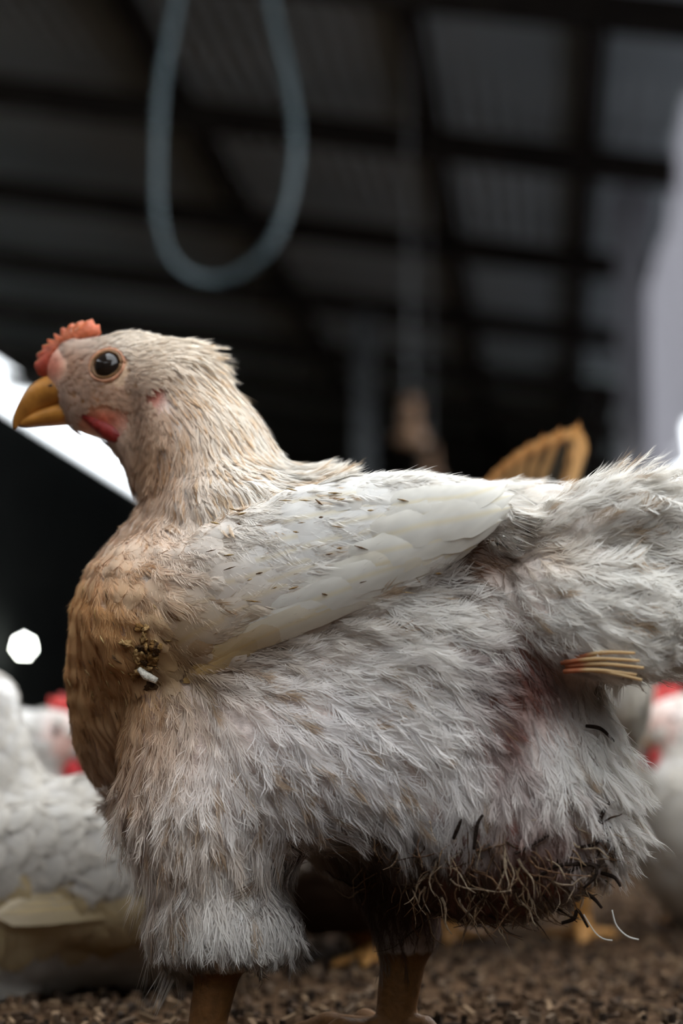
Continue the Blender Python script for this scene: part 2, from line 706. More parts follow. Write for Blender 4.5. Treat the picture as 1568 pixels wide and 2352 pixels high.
for k in range(20):
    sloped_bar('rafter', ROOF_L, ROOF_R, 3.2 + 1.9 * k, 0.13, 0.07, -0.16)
for X in (-4.55, -1.56, -0.48, 0.18):
    mb = MB()
    p0 = S(X, D0, roof_z(X) - 0.05)
    p1 = S(X, D1, roof_z(X) - 0.05)
    mb.box((p0 + p1) / 2 - CI, (0.085, D1 - D0, 0.09), np.array([RT, AX, UZ]))
    mb.build('purlin', M_TIMBER, ceiling)

# left wall of blocks, open below the eave
def box_wall(name, X0, X1, d0, d1, Z0, Z1, m, label):
    mb = MB()
    c = (S(X0, d0, Z0) + S(X1, d1, Z1)) / 2
    mb.box((0, 0, 0), (X1 - X0, d1 - d0, Z1 - Z0), np.array([RT, AX, UZ]))
    o = mb.build(name, m)
    o.location = tuple(c)
    tag(o, label, None, kind='structure')
    return o


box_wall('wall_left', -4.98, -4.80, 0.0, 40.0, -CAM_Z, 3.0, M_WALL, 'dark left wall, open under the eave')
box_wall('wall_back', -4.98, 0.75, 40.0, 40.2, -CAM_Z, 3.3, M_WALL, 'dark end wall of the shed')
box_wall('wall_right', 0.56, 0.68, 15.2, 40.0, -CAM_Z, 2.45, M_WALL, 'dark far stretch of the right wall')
box_wall('wall_right', 0.56, 0.68, -3.2, 1.25, -CAM_Z, 0.60, M_WALL, 'unseen right wall beside the camera, its height set to shape the light')  # out of view, height chosen to hold back light from the right
box_wall('wall_right', 0.56, 0.68, 1.25, 5.0, -CAM_Z, 0.42, M_WALL, 'unseen low right wall next to the birds, kept low to let light in')  # out of view, lowered so skylight reaches rump and neck
box_wall('wall_light_blocker', -4.98, 0.75, -3.4, -3.2, -CAM_Z, 2.6, M_WALL, 'unseen dark wall added behind the camera to block low skylight')  # out of view, added to cut light from the horizon
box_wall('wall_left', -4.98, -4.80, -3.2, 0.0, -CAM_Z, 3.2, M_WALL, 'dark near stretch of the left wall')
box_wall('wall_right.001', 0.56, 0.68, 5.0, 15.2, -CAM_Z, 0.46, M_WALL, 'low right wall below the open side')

# posts carrying the rafters
def post(name, X, d, Zt, w, m, label, group='shed posts'):
    mb = MB()
    h = Zt + CAM_Z
    mb.box((0, 0, h / 2), (w, w, h), np.array([RT, AX, UZ]))
    mb.box((0, 0, h - 0.09), (w * 1.5, w * 1.15, 0.10), np.array([RT, AX, UZ]))
    mb.box((0, 0, 0.05), (w * 1.6, w * 1.6, 0.10), np.array([RT, AX, UZ]))
    o = mb.build(name, m)
    o.location = tuple(S(X, d, -CAM_Z))
    tag(o, label, 'post', group)
    return o


post('post', (838 - 1262) / FPX * 12.7, 12.7, roof_z(-1.1) - 0.22, 0.11, M_POST, 'grey timber roof post seen above the middle of the white back')
post('post', 0.33, 14.6, roof_z(0.33) - 0.22, 0.11, M_TIMBER, 'dark timber post at the left edge of the grey tarpaulin')
post('post', 0.44, 16.6, 0.95, 0.14, M_POST, 'pale stub post low down beside the dark tarpaulin post')

M_CONC = noise_mat('pale_concrete', (0.22, 0.22, 0.235), (0.30, 0.30, 0.315), 4, 0.9, 0.2, spec=0.1)
post('post', 0.372, 9.5, roof_z(0.37) - 0.1, 0.13, M_CONC, 'pale grey column standing against the grey tarpaulin')

# tarpaulin curtain hung from the right eave: folds, sag and a gathered upper corner
mb = MB()
nu, nv = 150, 44
for sgn in (0, 1):
    for i in range(nu + 1):
        d = 5.2 + (15.0 - 5.2) * i / nu
        for j in range(nv + 1):
            t = j / nv
            top = 2.53
            bot = 1.18 + 0.03 * math.sin(d * 2.1)
            Z = top + (bot - top) * t
            bulge = 0.06 * math.sin(math.pi * t) + 0.020 * math.sin(d * 7.0 + 3.2 * t) * (0.4 + t) + 0.03 * math.sin(d * 2.3 - 5 * t) + 0.02 * math.sin(d * 3.1 + 7 * t)
            X = 0.54 - bulge + 0.05 * (1 - t) + sgn * 0.006
            mb.v.append(S(X, d, Z) - S(0.54, 10, 1.18))
            mb.c.append((1, 1, 1))
nn = (nu + 1) * (nv + 1)
for i in range(nu):
    for j in range(nv):
        a = i * (nv + 1) + j
        mb.f.append([a, a + 1, a + nv + 2, a + nv + 1])
        mb.f.append([nn + a, nn + a + nv + 1, nn + a + nv + 2, nn + a + 1])
tarp = mb.build('tarpaulin_curtain', M_TARP, smooth=True)
tarp.location = tuple(S(0.54, 10, 1.18))
tag(tarp, 'pale grey tarpaulin curtain hanging along the right side of the shed', 'curtain')

# hanging water hose, a loop sagging from the roof
M_HOSE = noise_mat('pale_blue_hose', (0.045, 0.065, 0.072), (0.06, 0.083, 0.092), 8, 0.5, spec=0.4)
HD = 5.2
hp = [(430, -1200), (432, -600), (425, -150), (400, 30), (372, 180), (362, 330), (362, 480), (385, 580), (435, 630), (500, 642), (565, 615), (625, 555), (662, 460), (680, 340), (668, 210), (640, 90), (618, -40), (612, -300), (630, -700), (640, -1200)]
pts = spline([at(x, y, HD + 0.05 * math.sin(i * 0.9)) for i, (x, y) in enumerate(hp)], 90)
ztop = 0.155 + 2.6
pts = [p for p in pts if p[2] < ztop]
a0 = pts[0].copy()
a0[2] = roof_z(-0.9) + CAM_Z - 0.2
a1 = pts[-1].copy()
a1[2] = roof_z(-0.9) + CAM_Z - 0.2
pts = [a0] + pts + [a1]
org = np.array([pts[len(pts) // 2][0], HD, pts[len(pts) // 2][2]])
hose = MB().tube(pts, 0.0095, 12).build('water_hose', M_HOSE, smooth=True, origin=org)
tag(hose, 'pale blue hose hanging from the roof in a long loop', 'hose')

# hanging feeder, far off
M_FEED = noise_mat('brown_feeder_plastic', (0.16, 0.09, 0.05), (0.24, 0.14, 0.08), 6, 0.5)
M_STEEL = noise_mat('galvanised_steel', (0.25, 0.26, 0.27), (0.36, 0.37, 0.38), 8, 0.5)


def feeder(px, py, d, label):
    p = at(px, py, d)
    e = link('hanging_feeder', None)
    e.location = tuple(p)
    MB().lathe([(0.0, 0.0), (0.045, 0.0), (0.05, 0.012), (0.035, 0.02), (0.03, 0.10), (0.032, 0.13), (0.012, 0.14), (0.0, 0.14)], (0, 0, 0)).build('hopper', M_FEED, e, smooth=True)
    MB().lathe([(0.0, -0.03), (0.052, -0.03), (0.06, 0.005), (0.056, 0.005), (0.05, -0.02), (0.0, -0.02)], (0, 0, 0)).build('feed_pan', M_FEED, e, smooth=True)
    top = roof_z(float(p @ RT)) + CAM_Z - p[2] - 0.1
    MB().tube([(0, 0, 0.13), (0, 0, top)], 0.003, 8).build('suspension_wire', M_STEEL, e)
    tag(e, label, 'feeder', 'hanging feeders')


feeder(942, 1000, 7.6, 'brown feeder hanging in the dark above the white back')
feeder(985, 1095, 9.5, 'smaller looking brown feeder hanging just above the back feathers')

# bare bulb on the left wall (the blurred bright disc)
M_BULB, nt_, b_ = mat('lit_bulb_glass')
b_.inputs['Emission Color'].default_value = (0.93, 1.0, 0.9, 1)
b_.inputs['Emission Strength'].default_value = 90
bp_ = at(55, 1485, 19.0)
be = link('light_bulb', None)
be.location = tuple(bp_)
MB().lathe([(0.0, -0.035), (0.012, -0.033), (0.024, -0.02), (0.027, -0.004), (0.022, 0.014), (0.012, 0.03), (0.0, 0.03)], (0, 0, 0), 16).build('bulb_glass', M_BULB, be, smooth=True)
MB().lathe([(0.0, 0.028), (0.015, 0.028), (0.018, 0.05), (0.014, 0.075), (0.0, 0.075)], (0, 0, 0), 16).build('lamp_holder', M_TIMBER, be, smooth=True)
MB().tube([(0, 0, 0.07), (0, 0, roof_z(float(bp_ @ RT)) + CAM_Z - bp_[2] - 0.1)], 0.004, 8).build('lamp_cord', M_TIMBER, be)
tag(be, 'bright bare bulb hanging in the dark at far left', 'lamp')

# loose litter over the floor near the birds
M_LITTER = attr_mat('litter_flakes', rough=0.9, spec=0.1)
nL = 14000
gd = 0.85 + 2.6 * rng.random(nL) ** 1.6
gx = (rng.random(nL) - 0.5) * (0.46 + 0.36 * gd)
cols = 1.0 * np.array([(0.05, 0.03, 0.018), (0.10, 0.06, 0.035), (0.17, 0.11, 0.065), (0.03, 0.02, 0.014), (0.11, 0.075, 0.05)])[rng.integers(0, 5, nL)]
ang = rng.random(nL) * 6.283
ln_ = 0.0015 + 0.0035 * rng.random(nL) ** 2
wd_ = 0.0008 + 0.0012 * rng.random(nL)
th_ = 0.0008 + 0.0016 * rng.random(nL)
z0 = 0.0005 + 0.003 * rng.random(nL)
tl = rng.normal(0, 0.35, nL)
corn = np.array([(i, j, k) for i in (-1, 1) for j in (-1, 1) for k in (-1, 1)], float)
cf = np.array([(0, 1, 3, 2), (4, 6, 7, 5), (0, 4, 5, 1), (2, 3, 7, 6), (0, 2, 6, 4), (1, 5, 7, 3)])
x = corn[None, :, 0] * ln_[:, None]
y = corn[None, :, 1] * wd_[:, None]
z = corn[None, :, 2] * th_[:, None] + x * np.sin(tl)[:, None]
V = np.stack([gx[:, None] + x * np.cos(ang)[:, None] - y * np.sin(ang)[:, None], gd[:, None] + x * np.sin(ang)[:, None] + y * np.cos(ang)[:, None], np.maximum(z + z0[:, None] + th_[:, None], 0.0002)], 2).reshape(-1, 3)
F = (cf[None] + (np.arange(nL) * 8)[:, None, None]).reshape(-1, 4)
lit = link('floor_litter', mesh_np('floor_litter', V, F, np.repeat(cols, 8, 0), smooth=False), M_LITTER)
tag(lit, 'brown wood shavings and droppings scattered on the floor', 'litter', kind='stuff')


# ================================================================== HENS: shared part builders
def loft(rows, n=14):
    """closed skin over elliptical sections; rows = (centre, half height, half width, axis_up)"""
    V = []
    F = []
    for c, hh, hw, up in rows:
        for k in range(n):
            a = 2 * math.pi * k / n
            V.append(np.asarray(c) + np.asarray(up) * (hh * math.sin(a)) + np.array([0, 1, 0]) * (hw * math.cos(a)))
    m = len(rows)
    for i in range(m - 1):
        for k in range(n):
            k2 = (k + 1) % n
            F.append([i * n + k, i * n + k2, (i + 1) * n + k2, (i + 1) * n + k])
    F.append(list(range(n))[::-1])
    F.append([(m - 1) * n + k for k in range(n)])
    return V, F


def lofted(name, ctrl, m, parent, n=14, steps=16):
    """ctrl rows: x, z, half height, half width in the bird's own frame (y = 0 is its middle)"""
    C = spline(ctrl, steps)
    rows = []
    for i in range(steps):
        t = C[min(i + 1, steps - 1), :2] - C[max(i - 1, 0), :2]
        t /= np.linalg.norm(t) + 1e-12
        up = np.array([-t[1], 0, t[0]])
        if up[2] < 0:
            up = -up
        rows.append((np.array([C[i, 0], 0, C[i, 1]]), max(C[i, 2], 2e-4), max(C[i, 3], 2e-4), up))
    V, F = loft(rows, n)
    mb = MB()
    mb.v = V
    mb.f = F
    mb.c = [(1, 1, 1)] * len(V)
    return mb.build(name, m, parent, smooth=True)


def blade(name, outline, thick, parent, m, colfn, inset=0.35, yoff=0.0):
    """fleshy blade in the bird's middle plane from an outline of (x, z)"""
    P = np.array(outline, float)
    c = P.mean(0)
    n = len(P)
    mb = MB()
    rings = [(1.0, 0.0), (1 - inset * 0.35, 0.75), (1 - inset, 1.0)]
    V = []
    for side in (-1, 1):
        for sc, th in rings:
            for p in P:
                q = c + (p - c) * sc
                V.append([q[0], yoff + side * thick * th, q[1]])
        V.append([c[0], yoff + side * thick * 1.05, c[1]])
    st = 3 * n + 1
    F = []
    for s_ in (0, 1):
        o = s_ * st
        for r_ in range(2):
            for k in range(n):
                k2 = (k + 1) % n
                q = [o + r_ * n + k, o + r_ * n + k2, o + (r_ + 1) * n + k2, o + (r_ + 1) * n + k]
                F.append(q if s_ else q[::-1])
        for k in range(n):
            k2 = (k + 1) % n
            q = [o + 2 * n + k, o + 2 * n + k2, o + 3 * n]
            F.append(q if s_ else q[::-1])
    mb.v = [np.array(v) for v in V]
    mb.f = F
    mb.c = [colfn(v) for v in V]
    return mb.build(name, m, parent, smooth=True, colored=True)


def ball(name, c, r, parent, m, nrm=None, nu=20, nv=14, col=None, lump=0.0, seed=0):
    """ellipsoid lump with axes r, optional unevenness"""
    rr = np.random.default_rng(seed)
    ph = rr.random(6) * 6.28
    ax = np.eye(3)
    if nrm is not None:
        ez = np.asarray(nrm) / np.linalg.norm(nrm)
        ex = np.cross([0, 0, 1], ez)
        ex /= np.linalg.norm(ex) + 1e-9
        ax = np.array([ex, np.cross(ez, ex), ez])
    mb = MB()
    for i in range(nv + 1):
        th = math.pi * i / nv
        for k in range(nu):
            a = 2 * math.pi * k / nu
            u = np.array([math.sin(th) * math.cos(a), math.sin(th) * math.sin(a), math.cos(th)])
            q = 1 + lump * (math.sin(3 * a + ph[0]) * math.sin(2 * th + ph[1]) + 0.6 * math.sin(5 * a + ph[2]) * math.sin(4 * th + ph[3]))
            mb.v.append(np.asarray(c) + (ax[0] * u[0] * r[0] + ax[1] * u[1] * r[1] + ax[2] * u[2] * r[2]) * q)
            mb.c.append(col if col is not None else (1, 1, 1))
    for i in range(nv):
        for k in range(nu):
            k2 = (k + 1) % nu
            mb.f.append([i * nu + k, (i + 1) * nu + k, (i + 1) * nu + k2, i * nu + k2])
    return mb.build(name, m, parent, smooth=True, colored=True)


def quill_feather(name, root, tipp, nrm, width, parent, col, tipcol, camber=0.15, bow=0.0, nx=16, ny=8, stripes=None, point=0.6, seed=0):
    """one long flight or tail feather: cambered vane with a raised shaft"""
    r = np.random.default_rng(seed)
    root = np.asarray(root, float)
    tipp = np.asarray(tipp, float)
    t = tipp - root
    L = np.linalg.norm(t)
    t /= L
    n = np.asarray(nrm, float)
    n = n - t * (n @ t)
    n /= np.linalg.norm(n)
    b = np.cross(n, t)
    V, C, F = [], [], []
    for i in range(nx + 1):
        x = i / nx
        w = min(1.0, (x / 0.14) ** 0.6) * (1 - max(0, (x - 0.72) / 0.28) ** 2.2) ** point
        for j in range(ny + 1):
            y = j / ny * 2 - 1
            jag = r.normal(0, 0.035) if abs(y) > 0.9 else 0
            V.append(root + t * (L * (x - 0.05 * abs(y))) + b * (width * (w * (y + jag))) + n * (width * camber * (1 - y * y) * w + bow * L * math.sin(math.pi * x) + (0.0007 if abs(y) < 0.01 else 0) - 0.0))
            c = np.array(col) * (1 - x) + np.array(tipcol) * x
            if stripes is not None and stripes(x, y):
                c = np.array((0.05, 0.045, 0.035))
            if abs(y) < 0.01:
                c = c * np.array((1.0, 0.93, 0.75))
            C.append(c * (0.94 + 0.1 * r.random()))
    for i in range(nx):
        for j in range(ny):
            a = i * (ny + 1) + j
            F.append([a, a + 1, a + ny + 2, a + ny + 1])
    me = mesh_np(name, np.array(V), np.array(F), np.clip(np.array(C), 0, 1))
    return link(name, me, M_FEATHER, parent)


YELLOW_LEG = (0.42, 0.20, 0.055)


def other_hen(loc, heading, label, sit=False, head=(-0.165, 0.335), tail_up=0.5, striped=False, scale=1.0, stain=(0.62, 0.45, 0.2), seed=1, pale=(0.80, 0.77, 0.73), group='other hens in the shed', tail_len=0.10, gait=0.02, fan=0.55, drop=0.095, leg_colour=YELLOW_LEG, thighs=True, low=0.0):
    """a white hen in its own frame: head towards -x, tail towards +x"""
    global rng
    rng = np.random.default_rng(seed)
    root = link('hen', None)
    root.location = loc
    root.rotation_euler = (0, 0, heading)
    root.scale = (scale,) * 3
    tag(root, label, 'hen', group)
    dz = -drop if sit else -low
    f = Field((-0.26, -0.14, -0.012), (0.27, 0.14, 0.42), 0.0055)
    f.ell((0, 0, 0.195 + dz), (0.135, 0.083, 0.088), 0.10, k=0.02)
    f.ell((-0.075, 0, 0.18 + dz), (0.085, 0.078, 0.085), k=0.05)
    f.ell((0.085, 0, 0.195 + dz), (0.085, 0.072, 0.085), k=0.05)
    f.ell((0.15, 0, 0.245 + dz), (0.065, 0.038, 0.045), 0.6 * tail_up, k=0.05)
    hx, hz = head[0], head[1] + (dz if not sit else 0)
    nb = np.array([-0.105, 0, 0.225 + dz])
    hd = np.array([hx, 0, hz])
    mid = (nb + hd) / 2 + np.array([0.018, 0, 0.01])
    f.cap(nb, mid, 0.052, 0.038, 0.04)
    f.cap(mid, hd + np.array([0.012, 0, -0.004]), 0.038, 0.026, 0.02)
    f.ell(hd, (0.032, 0.021, 0.026), -0.15, k=0.015)
    for s_ in (-1, 1):
        g = gait * s_
        zb = 0.15 + dz if not sit else 0.17 - drop
        if thighs:
            f.ell((0.0 + g, s_ * 0.05, zb), (0.075, 0.038, 0.062), k=0.03)
        ax_, fx = 0.0 + g, 0.005 + g * 1.6
        if not sit:
            f.cap((ax_, s_ * 0.05, 0.13 + dz), (ax_ + 0.015, s_ * 0.05, 0.085 + dz), 0.036, 0.016, 0.02)
            f.cap((ax_ + 0.015, s_ * 0.05, 0.085 + dz), (fx, s_ * 0.05, 0.012), 0.0095, 0.008, 0.008)
        else:
            fx = -0.06
        for tx, ty in ((-0.055, 0.0), (-0.045, 0.028), (-0.045, -0.028), (0.03, 0.0)):
            f.cap((fx, s_ * 0.05, 0.009), (fx + tx, s_ * 0.05 + ty, 0.005), 0.0075, 0.0045, 0.006)
        f.ell((0.015, s_ * 0.078, 0.205 + dz), (0.125, 0.022, 0.055), -0.16, k=0.006)
    f.finish()
    V, Q = f.mesh()
    hd2 = np.linalg.norm(V - hd - np.array([-0.008, 0, -0.004]), axis=1)
    col = np.tile(np.array(pale), (len(V), 1))
    leg = (V[:, 2] < (0.085 + dz if not sit else 0.02))
    col[leg] = leg_colour
    fc = np.clip(1.6 - hd2 / 0.022, 0, 1)[:, None]
    col = col * (1 - fc) + np.array((0.55, 0.22, 0.15)) * fc
    link('body', mesh_np('body', V, Q, col), M_SKIN, root)
    # plumage
    ctr = V[Q].mean(1)
    ok = (ctr[:, 2] > (0.10 + dz if not sit else 0.02)) & (np.linalg.norm(ctr - hd, axis=1) > 0.026)
    R = sample_faces(V, Q, 2600, ok.astype(float))
    d, N = f.dist_grad(R)
    T = np.tile(np.array([1.0, 0, -0.45]), (len(R), 1))
    nk = (R[:, 0] < -0.09) & (R[:, 2] > 0.2 + dz)
    T[nk] = (0.45, 0, -0.9)
    th = (R[:, 2] < 0.15 + dz)
    T[th] = (0.25, 0, -1)
    tl = R[:, 0] > 0.12
    T[tl] = (1, 0, 0.6 * tail_up)
    T += rng.normal(0, 0.16, T.shape)
    c = np.array(pale) * (0.9 + 0.15 * rng.random((len(R), 1)))
    wing = (np.abs(R[:, 1]) > 0.07) & (R[:, 2] < 0.20 + dz) & (R[:, 2] > 0.15 + dz)
    c[wing] = c[wing] * 0.4 + np.array(stain) * 0.6
    small = np.clip(np.linalg.norm(R - hd, axis=1) / 0.11, 0.35, 1)
    L_ = (0.026 + 0.008 * rng.random(len(R))) * small
    a = plant(T_FLUFF[:4] + T_SHEET, R, T, N, L_, L_ * 0.7, c, c * np.array((0.97, 0.94, 0.88)), field=f, pull=0.5, lift=0.12)
    p = link('plumage', mesh_np('plumage', *a[:2], a[2]), M_FEATHER, root)
    p['kind'] = 'stuff'
    # wing and tail quills
    for s_ in (-1, 1):
        for k in range(7):
            r0 = np.array([-0.05 + 0.012 * k, s_ * (0.104 - 0.001 * k), 0.175 + dz + 0.006 * k])
            t0 = np.array([0.115 + 0.008 * k, s_ * (0.090 - 0.002 * k), 0.190 + dz + 0.009 * k])
            quill_feather('flight_feather', r0, t0, (0, s_, 0.2), 0.013, root, np.array(stain) * 0.45 + np.array(pale) * 0.55, np.array(stain) * 0.8 + np.array(pale) * 0.2, nx=10, ny=6, seed=k)
    nt = 9
    for k in range(nt):
        u = (k - (nt - 1) / 2) / ((nt - 1) / 2)
        r0 = np.array([0.160 + 0.0012 * k, 0.012 * u, 0.25 + dz + 0.03 * tail_up])
        dirv = np.array([math.cos(1.25 * tail_up), fan * u, math.sin(1.25 * tail_up) - 0.15 * abs(u)])
        dirv /= np.linalg.norm(dirv)
        st = (lambda x, y: 0.2 < x < 0.86 and (-0.55 < y < 0.05 or y > 0.8)) if striped else None
        cc = (0.55, 0.36, 0.17) if striped else pale
        tc = (0.50, 0.25, 0.09) if striped else tuple(np.array(pale) * 0.95)
        nn = np.cross(dirv, (0, 1, 0))
        quill_feather('tail_feather', r0, r0 + dirv * tail_len * ((0.74 + 0.26 * u) if striped else 1.0), nn, 0.014, root, cc, tc, stripes=st, seed=k + 20)
    # head parts
    q = lambda x, z: (hd[0] + x, hd[2] + z)
    lofted('upper_beak', [(*q(-0.018, 0.0), 0.008, 0.010), (*q(-0.032, -0.001), 0.008, 0.0085), (*q(-0.045, -0.007), 0.0055, 0.005), (*q(-0.051, -0.015), 0.001, 0.001)], M_BEAK, root)
    lofted('lower_beak', [(*q(-0.018, -0.011), 0.005, 0.009), (*q(-0.032, -0.012), 0.0045, 0.007), (*q(-0.045, -0.014), 0.001, 0.001)], M_BEAK, root)
    ol = [(-0.028, 0.012), (-0.030, 0.022), (-0.026, 0.021), (-0.024, 0.033), (-0.018, 0.028), (-0.013, 0.041), (-0.007, 0.032), (-0.001, 0.042), (0.003, 0.033), (0.010, 0.039), (0.011, 0.027), (0.006, 0.022), (-0.01, 0.018)]
    blade('comb', [q(*p_) for p_ in ol], 0.0035, root, M_COMB, lambda v: (0.55, 0.035, 0.03))
    for s_ in (-1, 1):
        ball('wattle', hd + np.array([-0.018, s_ * 0.009, -0.028]), (0.009, 0.004, 0.014), root, M_COMB, col=(0.5, 0.025, 0.03), lump=0.08, seed=3)
        ball('eye', hd + np.array([-0.008, s_ * 0.0185, 0.006]), (0.0058, 0.0045, 0.0058), root, M_EYE)
    return root


def ground(px, d):
    p = at(px, 1715, d)
    return (p[0], p[1], 0.0)


R90 = math.pi / 2
# sitting hen at far left, facing left
other_hen(ground(165, 1.40), 0.06, 'white hen sitting at the far left with its yellow-stained wing edge showing', sit=True, head=(-0.086, 0.257), seed=11, tail_up=-0.5, stain=(0.50, 0.34, 0.09), scale=0.72, drop=0.098, thighs=False, pale=(0.60, 0.57, 0.54), tail_len=0.05)
# hen behind it, red comb showing
other_hen(ground(-195, 1.80), math.pi - 0.40, 'white hen behind the sitting one, its red comb and pink face showing', sit=True, head=(-0.150, 0.178), seed=12, tail_up=0.2, scale=0.9, pale=(0.60, 0.57, 0.54))
# hen seen from the rear behind the big hen, striped tail raised
other_hen(ground(1178, 1.74), -R90 - 0.06, 'hen behind the big one with raised tan tail feathers striped black', head=(-0.13, 0.25), striped=True, tail_up=1.15, seed=13, tail_len=0.10, fan=0.30, stain=(0.78, 0.74, 0.68), gait=0.0, scale=1.03)
# hen at the right edge
other_hen(ground(1845, 1.90), 0.35, 'white hen cut off by the right edge, red face beside the white rump', sit=True, head=(-0.135, 0.180), seed=14, tail_up=0.2, scale=0.95)
# hen behind the belly, only a leg shows; plumage darkened to paint the shade
other_hen(ground(710, 1.60), R90, 'hen hidden behind the big hen, coloured dark for the shade there, only an orange leg showing under the belly', head=(-0.15, 0.22), seed=15, tail_up=0.1, scale=0.8, pale=(0.05, 0.03, 0.02), stain=(0.04, 0.02, 0.01), low=0.056)


# ================================================================== THE BIG HEN
rng = np.random.default_rng(42)
PSI = math.radians(24)
DC = 1.10
O3 = at(700, 1715, DC)
O3[2] = 0.0
EV = np.array([math.cos(PSI), -math.sin(PSI), 0])      # towards the tail
NV = np.array([-math.sin(PSI), -math.cos(PSI), 0])     # towards the camera's side of the bird
PXM = DC / FPX                                         # metres per pixel at the bird

hen = link('hen', None)
hen.location = tuple(O3)
hen.rotation_euler = (0, 0, -PSI)
tag(hen, 'big dirty white hen standing in the foreground, looking left', 'hen')


def Lc(px, py, l=0.0):
    """point of the bird at pixel px,py lying l pixels (towards the viewer) off its middle plane, in its own frame"""
    d = ray(px, py)
    l = l * PXM
    t = (l + (O3 - CAMP) @ NV) / (d @ NV)
    r = CAMP + d * t - O3
    return np.array([r @ EV, -l, r[2]])


def to_px(P):
    Wd = O3 + P[:, :1] * EV - P[:, 1:2] * NV + P[:, 2:3] * UZ
    return project(Wd)


def pxdir(dx, dy):
    """image direction -> direction in the bird's frame (within its middle plane)"""
    return np.stack([np.asarray(dx) / math.cos(PSI), np.zeros_like(np.asarray(dx, float)), -np.asarray(dy)], -1)


BF = Field((-0.215, -0.155, -0.012), (0.275, 0.155, 0.405), 0.0029)


def E(px, py, l, ra, rv, rl, tilt=0, k=70, yaw=0):
    BF.ell(Lc(px, py, l), (ra * PXM, rl * PXM, rv * PXM), math.radians(tilt), math.radians(yaw), k * PXM)


def K(p, q, r0, r1, k=40):
    BF.cap(Lc(*p), Lc(*q), r0 * PXM, r1 * PXM, k * PXM)


# trunk
E(480, 1455, 0, 335, 300, 280, 0, 60)
E(760, 1420, 0, 420, 300, 300, 0, 150)
E(1040, 1510, 0, 310, 340, 265, 0, 150)
E(1125, 1830, 0, 290, 275, 250, 0, 130)
E(560, 1175, 110, 150, 80, 110, 0, 50)
E(650, 1175, -110, 150, 80, 110, 0, 50)
E(345, 1640, 0, 170, 210, 150, -25, 120)
# neck and head
K((520, 1220, 0), (475, 1060, 0), 165, 138, 120)
K((475, 1060, 0), (412, 903, 0), 136, 113, 60)
E(275, 878, 0, 150, 112, 84, 8, 60)
E(225, 945, 0, 80, 58, 52, 0, 40)
E(172, 852, 0, 74, 74, 48, 30, 50)
K((300, 965, 0), (370, 1090, 0), 66, 60, 60)
# tail
E(1420, 1335, 0, 230, 170, 170, 6, 90)
E(1345, 1400, 135, 195, 135, 95, -8, 24)
E(1470, 1400, -135, 195, 135, 95, -8, 24)
E(1400, 1215, 40, 190, 85, 150, 8, 36)
# legs
E(640, 1700, 190, 330, 220, 150, -12, 90)
E(430, 1780, 200, 140, 200, 130, -10, 90)
K((500, 1870, 200), (500, 2060, 200), 165, 135, 70)
E(512, 2150, 200, 165, 75, 128, 0, 60)
E(840, 1780, -170, 260, 220, 150, 0, 90)
K((900, 1900, -170), (935, 2130, -170), 130, 78, 70)


def leg(px, py, l, r0, r1, pxf, toe0):
    top = Lc(px, py, l)
    ft = Lc(pxf, 2440, l)
    ft[2] = 0.016
    BF.cap(top, ft, r0 * PXM, r1 * PXM, 25 * PXM)
    ft[2] = 0.011
    for a, ln in ((toe0, 0.064), (toe0 + 0.72, 0.052), (toe0 - 0.72, 0.052), (toe0 + math.pi, 0.028)):
        dv = np.array([math.cos(a), math.sin(a), 0])
        m1 = ft + dv * ln * 0.55 + np.array([0, 0, 0.003])
        BF.cap(ft, m1, 0.0075, 0.0062, 0.003)
        BF.cap(m1, ft + dv * ln + np.array([0, 0, -0.005]), 0.0062, 0.0038, 0.003)


leg(500, 2230, 200, 50, 40, 470, math.pi)
leg(935, 2140, -170, 56, 44, 905, math.pi + 0.1)
# folded wings (both sides)
for s_ in (1, -1):
    dxs = 0 if s_ > 0 else 240
    E(650 + dxs, 1325, 262 * s_, 470, 165, 95, 17, 26, yaw=3 * s_)
    E(370 + dxs, 1420, 205 * s_, 190, 190, 120, 20, 34)
    E(965 + dxs, 1200, 225 * s_, 190, 85, 55, 6, 26, yaw=6 * s_)
_lm = (0.5 * np.sin(BF.X * 310 + 2 * np.sin(BF.Z * 120)) * np.sin(BF.Z * 270 + 1.3 * np.sin(BF.X * 150)) * np.sin(BF.Y * 180 + 0.5)
       + 0.35 * np.sin(BF.X * 170 + BF.Z * 210 + 1.0) * np.sin(BF.Z * 330 - BF.X * 90))
_mk = np.clip((BF.Z - 0.07) / 0.03, 0, 1) * np.clip((0.30 - BF.Z) / 0.02, 0, 1)
BF.F = (BF.F + _lm * _mk * 10 * PXM).astype(np.float32)
BF.finish()
BV, BQ = BF.mesh()


def blob(x, y, cx, cy, rx, ry, p=1.0):
    return np.clip(np.exp(-(((x - cx) / rx) ** 2 + ((y - cy) / ry) ** 2) * p), 0, 1)


def mixc(c, w, t):
    w = np.asarray(w)[:, None]
    return c * (1 - w) + np.array(t) * w


